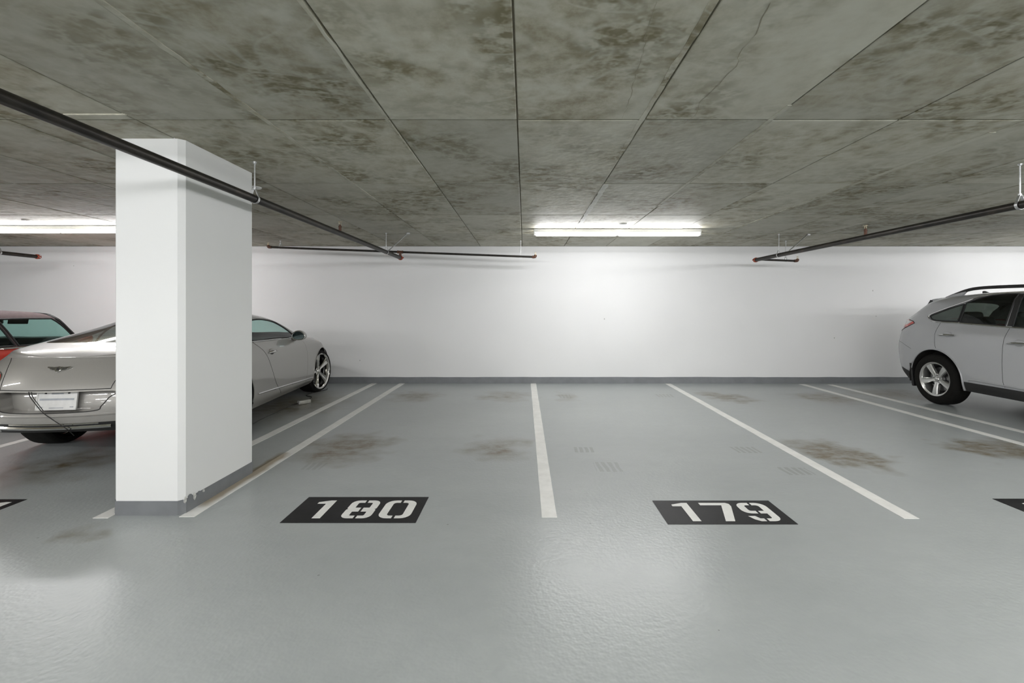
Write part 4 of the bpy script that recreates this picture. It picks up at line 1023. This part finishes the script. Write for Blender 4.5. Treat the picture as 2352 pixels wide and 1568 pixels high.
        hl = [(y, z) for y, z in ((3.0, .86), (3.15, .95), (3.35, .90), (3.6, .80), (3.6, .70), (3.3, .76))]
        fs = cut(bm, hl, (1, 2), lambda c, sg=sg: c.x*sg > .4); build('headlamp', take(bm, fs), M['clearlens'], t, True)
        fs = cut(bm, [(.46, .25), (2.28, .25), (2.28, .405), (.46, .405)], (1, 2), lambda c, sg=sg: c.x*sg > .4); build('sill_cladding', take(bm, fs), M['blackplastic'], t, True)
        fs = cut(bm, [(-1.1, .30), (-.38, .30), (-.40, .40), (-.62, .47), (-1.1, .47)], (1, 2), lambda c, sg=sg: c.x*sg > 0); build('lower_bumper', take(bm, fs), M['blackplastic'], t, True)
        bm3 = bmesh.new(); add_box(bm3, (sg*.80, -.42, .38), (.22, .035, .36), .012, Matrix.Rotation(math.radians(8), 4, 'X')); build('mud_flap', bm3, M['blackplastic'], t)
    gr = cut(bm, [(-.40, .50), (.40, .50), (.50, .76), (-.50, .76)], (0, 2), lambda c: c.y > 2.9); build('grille', take(bm, gr), M['blackplastic'], t, True)
    body_shell(t, bm, 'silver'); underbody(t, grid)
    # spoiler
    s_ = bmesh.new(); top, low = [], []
    for i in range(25):
        x = -.64+1.28*i/24; e = 1-(abs(x)/.66)**4
        a = sk.top(x, -.24, .004)
        tip = Vector((x, -.35-.05*e, 1.55+.022*e)); und = Vector((x*.97, -.36, 1.495+.01*e))
        top.append([s_.verts.new(a), s_.verts.new(a.lerp(tip, .5)+Vector((0, 0, .008))), s_.verts.new(tip), s_.verts.new(tip+Vector((0, .012, -.018))), s_.verts.new(und)])
    for i in range(24):
        for k in range(4): s_.faces.new((top[i][k], top[i+1][k], top[i+1][k+1], top[i][k+1]))
    for r in (top[0], top[-1]): s_.faces.new(r)
    bmesh.ops.recalc_face_normals(s_, faces=s_.faces[:]); so = build('roof_spoiler', s_, M['silver'], t); smooth_angle(so, 40)
    for sg in (1, -1):      # dark fin below the spoiler end
        fb = bmesh.new(); add_prism(fb, [(-.415, 1.545), (-.31, 1.54), (-.44, 1.45), (-.53, 1.385)], 0, .03)
        bmesh.ops.transform(fb, matrix=Matrix.Translation((sg*.60-.015, 0, 0)) @ Matrix(((0, 0, 1, 0), (1, 0, 0, 0), (0, 1, 0, 0), (0, 0, 0, 1))), verts=fb.verts[:])
        bmesh.ops.recalc_face_normals(fb, faces=fb.faces[:]); build('spoiler_fin', fb, M['blackplastic'], so)
        # roof rails
        rp = [(-.16, .0), (-.02, .030), (.14, .062), (.30, .078), (.60, .074), (1.0, .066), (1.35, .055), (1.55, .03), (1.66, .0)]
        pts = []
        for y, h in smooth_poly(rp, 4, False):
            p = sk.top(sg*.60, y); pts.append(p+Vector((0, 0, max(0.002, h))))
        rr = tube('roof_rail', pts, [.010+.012*min(1, i/8, (len(pts)-1-i)/8) for i in range(len(pts))], M['blackplastic'], t, 8)
        fb = bmesh.new(); foot = []
        for y, h in ((-.18, .0), (-.02, .034), (.10, .058), (.17, .058), (.10, .0)): p = sk.top(sg*.60, y); foot.append((y, p.z+h-.002))
        add_prism(fb, foot, -.016, .016)
        bmesh.ops.transform(fb, matrix=Matrix.Translation((sg*.60, 0, 0)) @ Matrix(((0, 0, 1, 0), (1, 0, 0, 0), (0, 1, 0, 0), (0, 0, 0, 1))), verts=fb.verts[:])
        bmesh.ops.recalc_face_normals(fb, faces=fb.faces[:]); build('rail_foot', fb, M['silver'], rr)
        # shut lines, handles, mirror
        ribbon('door_seam', sk.path('side', dense(smooth_poly([(.02, 1.21), (.0, 1.06), (.02, .90), (.04, .83)], 6, False), .04), sg), .0022, M['seam'], t)
        ribbon('door_seam', sk.path('side', dense(smooth_poly([(.99, 1.17), (.965, 1.0), (.955, .72), (.97, .5), (1.0, .415)], 6, False), .04), sg), .0022, M['seam'], t)
        ribbon('door_seam', sk.path('side', dense(smooth_poly([(2.16, 1.11), (2.2, .9), (2.2, .6), (2.16, .42)], 6, False), .04), sg), .0022, M['seam'], t)
        ribbon('bumper_seam', sk.path('side', dense([(-.85, .90), (-.62, .865), (-.42, .78)], .03), sg), .0022, M['seam'], t)
        ribbon('sill_step', sk.path('side', dense(smooth_poly([(.52, .42), (.60, .445), (1.2, .432), (2.2, .425)], 6, False), .05), sg, .004), .011, M['silver'], t)
        for hy, hz in ((.20, 1.035), (1.15, .985)):
            c = sk.side(hy, hz, sg)
            ellipsoid('handle_cup', c, (.012, .062, .046), M['silver'], t)
            tube('door_handle', [c+Vector((sg*.012, -.13, -.012)), c+Vector((sg*.036, -.08, -.004)), c+Vector((sg*.042, 0, 0)), c+Vector((sg*.036, .08, .0)), c+Vector((sg*.012, .11, -.002))], [.010, .016, .018, .016, .011], M['chrome'], t, 8, False, .8)
        mo = ellipsoid('door_mirror', (sg*1.03, 2.08, 1.13), (.12, .075, .085), M['silver'], t)
        tube('mirror_arm', [(sg*.84, 2.12, 1.08), (sg*.97, 2.10, 1.10)], .028, M['silver'], mo, 8)
        gb = bmesh.new(); add_prism(gb, [(.10*math.cos(a), .07*math.sin(a)) for a in [2*PI*i/20 for i in range(20)]], 0, .006)
        bmesh.ops.transform(gb, matrix=Matrix.Translation((sg*1.03, 2.02, 1.13)) @ Matrix.Rotation(PI/2, 4, 'X'), verts=gb.verts[:]); build('mirror_glass', gb, M['mirrorglass'], mo)
    p = sk.top(0, -.13); fb = bmesh.new(); add_prism(fb, [(-.07, -.01), (.10, -.01), (.02, .035), (-.05, .065), (-.07, .06)], -.012, .012)
    bmesh.ops.transform(fb, matrix=Matrix.Translation(p) @ Matrix(((0, 0, 1, 0), (1, 0, 0, 0), (0, 1, 0, 0), (0, 0, 0, 1))), verts=fb.verts[:])
    bmesh.ops.recalc_face_normals(fb, faces=fb.faces[:]); build('antenna_fin', fb, M['blackplastic'], t)
    prof = [(.045, .030, -.022, .04, .004), (.09, .030, -.014, .045, .004), (.14, .036, -.006, .045, .003), (.19, .043, -.002, .04, .002), (.235, .050, .0, .035, .0)]
    for y in (0.0, 2.74):
        for sg in (1, -1): wheel(t, Vector((sg*.808, y, .37)), sg, .37, .246, .235, prof, 'satin', 5, .55 if sg > 0 else -.2)
    cabin_tub(t, -.45, 2.4, lambda y: .74, lambda y: 1.10, .42)
    for sx in (-.40, .40): seat(t, sx, 1.35, .72, 'leather', .66); seat(t, sx, .45, .74, 'leather', .58)
    bm2 = bmesh.new(); add_box(bm2, (0, 2.25, 1.0), (1.5, .5, .26), .07); smooth_angle(build('dashboard', bm2, M['dark'], t), 60)
    steering_wheel(t, Vector((-.40, 1.92, 1.10)))
    return t
make_suv()

# ------------------------------------------------------------------ red convertible at the left edge
def make_convertible():
    t = empty('convertible', (-6.98, 4.66, 0), 0.0)
    tag(t, 'red convertible with raised brown soft top behind the silver coupe at the left edge', 'car')
    sp = dict(belt=.93, bulge=.008,
        rows=[dict(w=[(-.3, .74), (0, .79), (2.4, .79), (2.8, .70)], z=[(-.5, .27), (0, .20), (2.4, .19), (3.0, .22)], yr=-.50, yf=2.98, Lr=.4, Lf=.5),
              dict(w=[(-.3, .80), (0, .838), (2.4, .838), (2.8, .78)], z=[(-.5, .42), (0, .38), (2.4, .36), (3.0, .38)], yr=-.58, yf=3.05, Lr=.45, Lf=.5),
              dict(w=[(-.3, .81), (0, .842), (2.4, .842), (2.8, .78)], z=[(-.5, .56), (2.4, .55), (3.0, .52)], yr=-.60, yf=3.06, Lr=.46, Lf=.5),
              dict(w=[(-.3, .80), (0, .838), (2.4, .832), (2.8, .76)], z=[(-.5, .70), (2.4, .70), (3.0, .66)], yr=-.58, yf=3.03, Lr=.46, Lf=.55),
              dict(w=[(-.3, .77), (0, .818), (2.4, .80), (2.8, .70)], z=[(-.5, .82), (1.5, .82), (2.4, .80), (3.0, .74)], yr=-.54, yf=2.95, Lr=.45, Lf=.6),
              dict(w=[(-.3, .70), (0, .765), (1.5, .765), (2.2, .73), (2.6, .62)], z=[(-.5, .925), (1.5, .915), (2.2, .89), (2.6, .84), (2.9, .78)], yr=-.47, yf=2.85, Lr=.42, Lf=.65)],
        zc=[(-.47, .93), (-.38, 1.02), (-.22, 1.20), (-.05, 1.31), (.2, 1.375), (.6, 1.40), (1.0, 1.40), (1.35, 1.385), (1.50, 1.345), (1.64, 1.19), (1.79, 1.02), (1.9, .96), (2.3, .93), (2.6, .88), (2.85, .79)],
        zr=[(-.47, .928), (-.38, .99), (-.22, 1.13), (-.05, 1.24), (.2, 1.315), (.6, 1.35), (1.0, 1.352), (1.35, 1.34), (1.50, 1.30), (1.64, 1.14), (1.79, .97), (1.9, .935), (2.3, .905), (2.6, .86), (2.85, .785)],
        wr=[(-.47, .55), (-.2, .60), (.2, .60), (1.0, .60), (1.35, .61), (1.6, .65), (1.8, .68), (2.2, .6), (2.85, .4)])
    bm, grid = car_surface(sp, 14, 56); sk = Skin(bm)
    for sg in (1, -1):
        for ay in (0.0, 2.467):
            bmesh.ops.delete(bm, geom=cut(bm, circle_poly((ay, .31), .355, 32), (1, 2), lambda c, sg=sg: c.x*sg > .4), context='FACES')
            arch_liner(t, (ay, .31), .36, sg, .45, .815)
            lip = [sk.side(ay+.355*math.cos(a), .31+.355*math.sin(a), sg, .004) for a in [math.radians(-15+210*i/32) for i in range(33)]]
            ribbon('arch_trim', [p for p in lip if p is not None], .018, M['blackplastic'], t)
    dwin = [(.94, .955), (1.3, .952), (1.70, .950), (1.64, 1.05), (1.56, 1.15), (1.48, 1.235), (1.43, 1.278), (1.1, 1.285), (.80, 1.282), (.87, 1.14)]
    qwin = [(.16, .965), (.90, .958), (.83, 1.14), (.76, 1.278), (.40, 1.262), (.24, 1.18), (.15, 1.06)]
    for sg in (1, -1):
        for nm, poly in (('door_window', dwin), ('quarter_window', qwin)):
            fs = cut(bm, poly, (1, 2), lambda c, sg=sg: c.x*sg > .35); w = build(nm, take(bm, fs), M['screen'], t, True)
            ribbon('window_seal', [p for p in (sk.side(y, z, sg, .001) for y, z in dense(poly, .05, True)) if p is not None], .011, M['seam'], w, True)
        ribbon('belt_trim', sk.path('side', dense([(-.30, .945), (.6, .938), (1.2, .932), (1.78, .928)], .06), sg, .004), .011, M['chrome'], t)
        ribbon('windscreen_pillar', sk.path('side', smooth_poly([(1.75, .955), (1.66, 1.075), (1.57, 1.19), (1.49, 1.285), (1.45, 1.325)], 5, False), sg, -.005), .022, M['blackplastic'], t)
        ribbon('door_seam', sk.path('side', dense([(.94, .93), (.92, .7), (.88, .5), (.90, .28)], .05), sg), .0022, M['seam'], t)
        ribbon('door_seam', sk.path('side', dense([(1.80, .92), (1.84, .7), (1.80, .4), (1.76, .28)], .05), sg), .0022, M['seam'], t)
        c = sk.side(.80, .80, sg); tube('door_handle', [c+Vector((sg*.01, -.08, 0)), c+Vector((sg*.03, 0, 0)), c+Vector((sg*.01, .08, 0))], .012, M['chrome'], t, 8)
        mo = ellipsoid('door_mirror', (sg*.93, 1.60, 1.0), (.10, .065, .075), M['red'], t); tube('mirror_arm', [(sg*.76, 1.62, .95), (sg*.88, 1.60, .98)], .022, M['blackplastic'], mo, 8)
        lf = cut(bm, [(sg*x, z) for x, z in circle_poly((.60, .72), .10, 18)], (0, 2), lambda c: c.y > 2.0); build('headlamp', take(bm, lf), M['clearlens'], t, True)
        lf = cut(bm, [(sg*x, z) for x, z in circle_poly((.66, .72), .09, 18)], (0, 2), lambda c: c.y < -.1); build('tail_lamp', take(bm, lf), M['redlens'], t, True)
    ws = cut(bm, [(-.66, 1.76), (0, 1.80), (.66, 1.76), (.61, 1.62), (.56, 1.52), (0, 1.50), (-.56, 1.52), (-.61, 1.62)], (0, 1), lambda c: c.z > .93); build('windscreen', take(bm, ws), M['screen'], t, True)
    rw = cut(bm, [(-.42, -.36), (.42, -.36), (.38, -.18), (-.38, -.18)], (0, 1), lambda c: c.z > .95); build('rear_window', take(bm, rw), M['darkglass'], t, True)
    # cloth hood: everything above the belt line back from the windscreen frame
    hood = cut(bm, [(-.50, .945), (1.47, .945), (1.47, 1.5), (-.50, 1.5)], (1, 2), lambda c: True); ho = build('soft_top', take(bm, hood), M['fabric'], t, True); ho['label'] = 'mauve brown fabric roof, raised'
    frm = cut(bm, [(1.40, .985), (1.82, .985), (1.82, 1.5), (1.40, 1.5)], (1, 2), lambda c: True); build('windscreen_frame', take(bm, frm), M['blackplastic'], t, True)
    for y in (.30, .82): ribbon('roof_bow', [p for p in (sk.top(x/10*.56, y, .0) for x in range(-10, 11)) if p is not None], .006, M['fabric'], ho)
    body_shell(t, bm, 'red'); underbody(t, grid)
    hd = [sk.top(x/12*.58, 1.47, .002) for x in range(-12, 13)]; ribbon('windscreen_header', [p for p in hd if p is not None], .018, M['blackplastic'], t)
    prof = [(.045, .024, -.02, .04, .004), (.10, .022, -.012, .04, .004), (.16, .026, -.004, .04, .003), (.20, .030, .0, .03, .0)]
    for y in (0.0, 2.467):
        for sg in (1, -1): wheel(t, Vector((sg*.735, y, .305)), sg, .305, .215, .195, prof, 'satin', 5, .3)
    cabin_tub(t, -.2, 1.75, lambda y: .68, lambda y: .89, .28)
    for sx in (-.34, .34): seat(t, sx, .75, .42, 'leather', .60)
    bm2 = bmesh.new(); add_box(bm2, (0, 1.56, .90), (1.28, .40, .24), .07); smooth_angle(build('dashboard', bm2, M['dark'], t), 60)
    steering_wheel(t, Vector((-.34, 1.26, .90)))
    rm = bmesh.new(); add_box(rm, (0, 1.33, 1.245), (.22, .03, .065), .012); ro = build('rear_view_mirror', rm, M['blackplastic'], t); tube('mirror_stalk', [(0, 1.35, 1.26), (0, 1.43, 1.33)], .008, M['blackplastic'], ro, 6)
    for sx in (-.3, .3):
        sv = bmesh.new(); add_box(sv, (sx*1.15, 1.30, 1.248), (.26, .018, .075), .007, Matrix.Rotation(math.radians(-10), 4, 'X')); build('sun_visor', sv, M['dark'], t)
    return t
make_convertible()

# ------------------------------------------------------------------ battery charger and its cord on the floor
ch = empty('battery_charger', fl(699, 927)); tag(ch, 'small grey charger box with dark cord on the floor beside the coupe', 'charger')
b0 = ch.location.copy()
bm = bmesh.new(); add_box(bm, (0, 0, .03), (.075, .17, .055), .008, Matrix.Rotation(math.radians(-38), 4, 'Z')); cb = smooth_angle(build('case', bm, M['adapter'], ch), 50)
box('end_cap', (-.05, -.062, .03), (.07, .02, .05), M['plate_white'], cb, .006, Matrix.Rotation(math.radians(-38), 4, 'Z'))
def loc_path(pts, z=.006): return [fl(x, y)+Vector((0, 0, z))-b0 for x, y in pts]
tube('cord', smooth_poly([tuple(p) for p in [Vector((-.055, -.075, .02))]+loc_path([(672, 930), (655, 938), (630, 950), (600, 964), (582, 974)])], 6, False), .0045, M['cord'], ch, 6)
tube('cord', smooth_poly([tuple(p) for p in [Vector((.05, .07, .025))]+loc_path([(713, 916), (716, 912), (706, 910), (704, 908), (716, 903), (733, 899), (748, 896), (752, 893)])], 6, False), .006, M['cord'], ch, 6)
cinv = (Matrix.Translation(COUPE.location) @ Matrix.Rotation(COUPE.rotation_euler.z, 4, 'Z')).inverted()
rp = [at(66, 900, 3.80), at(68, 909, 3.785), at(80, 926, 3.785), at(98, 947, 3.775), at(120, 963, 3.78), at(140, 976, 3.79), at(156, 987, 3.82), at(170, 1000, 4.0)]
tube('charging_cord', smooth_poly([tuple(cinv @ p) for p in rp], 6, False), .0036, M['cord'], COUPE, 6)
rp = [at(72, 900, 3.80), at(75, 911, 3.785), at(86, 926, 3.785), at(100, 944, 3.80)]
tube('charging_cord', smooth_poly([tuple(cinv @ p) for p in rp], 6, False), .003, M['cord'], COUPE, 6)
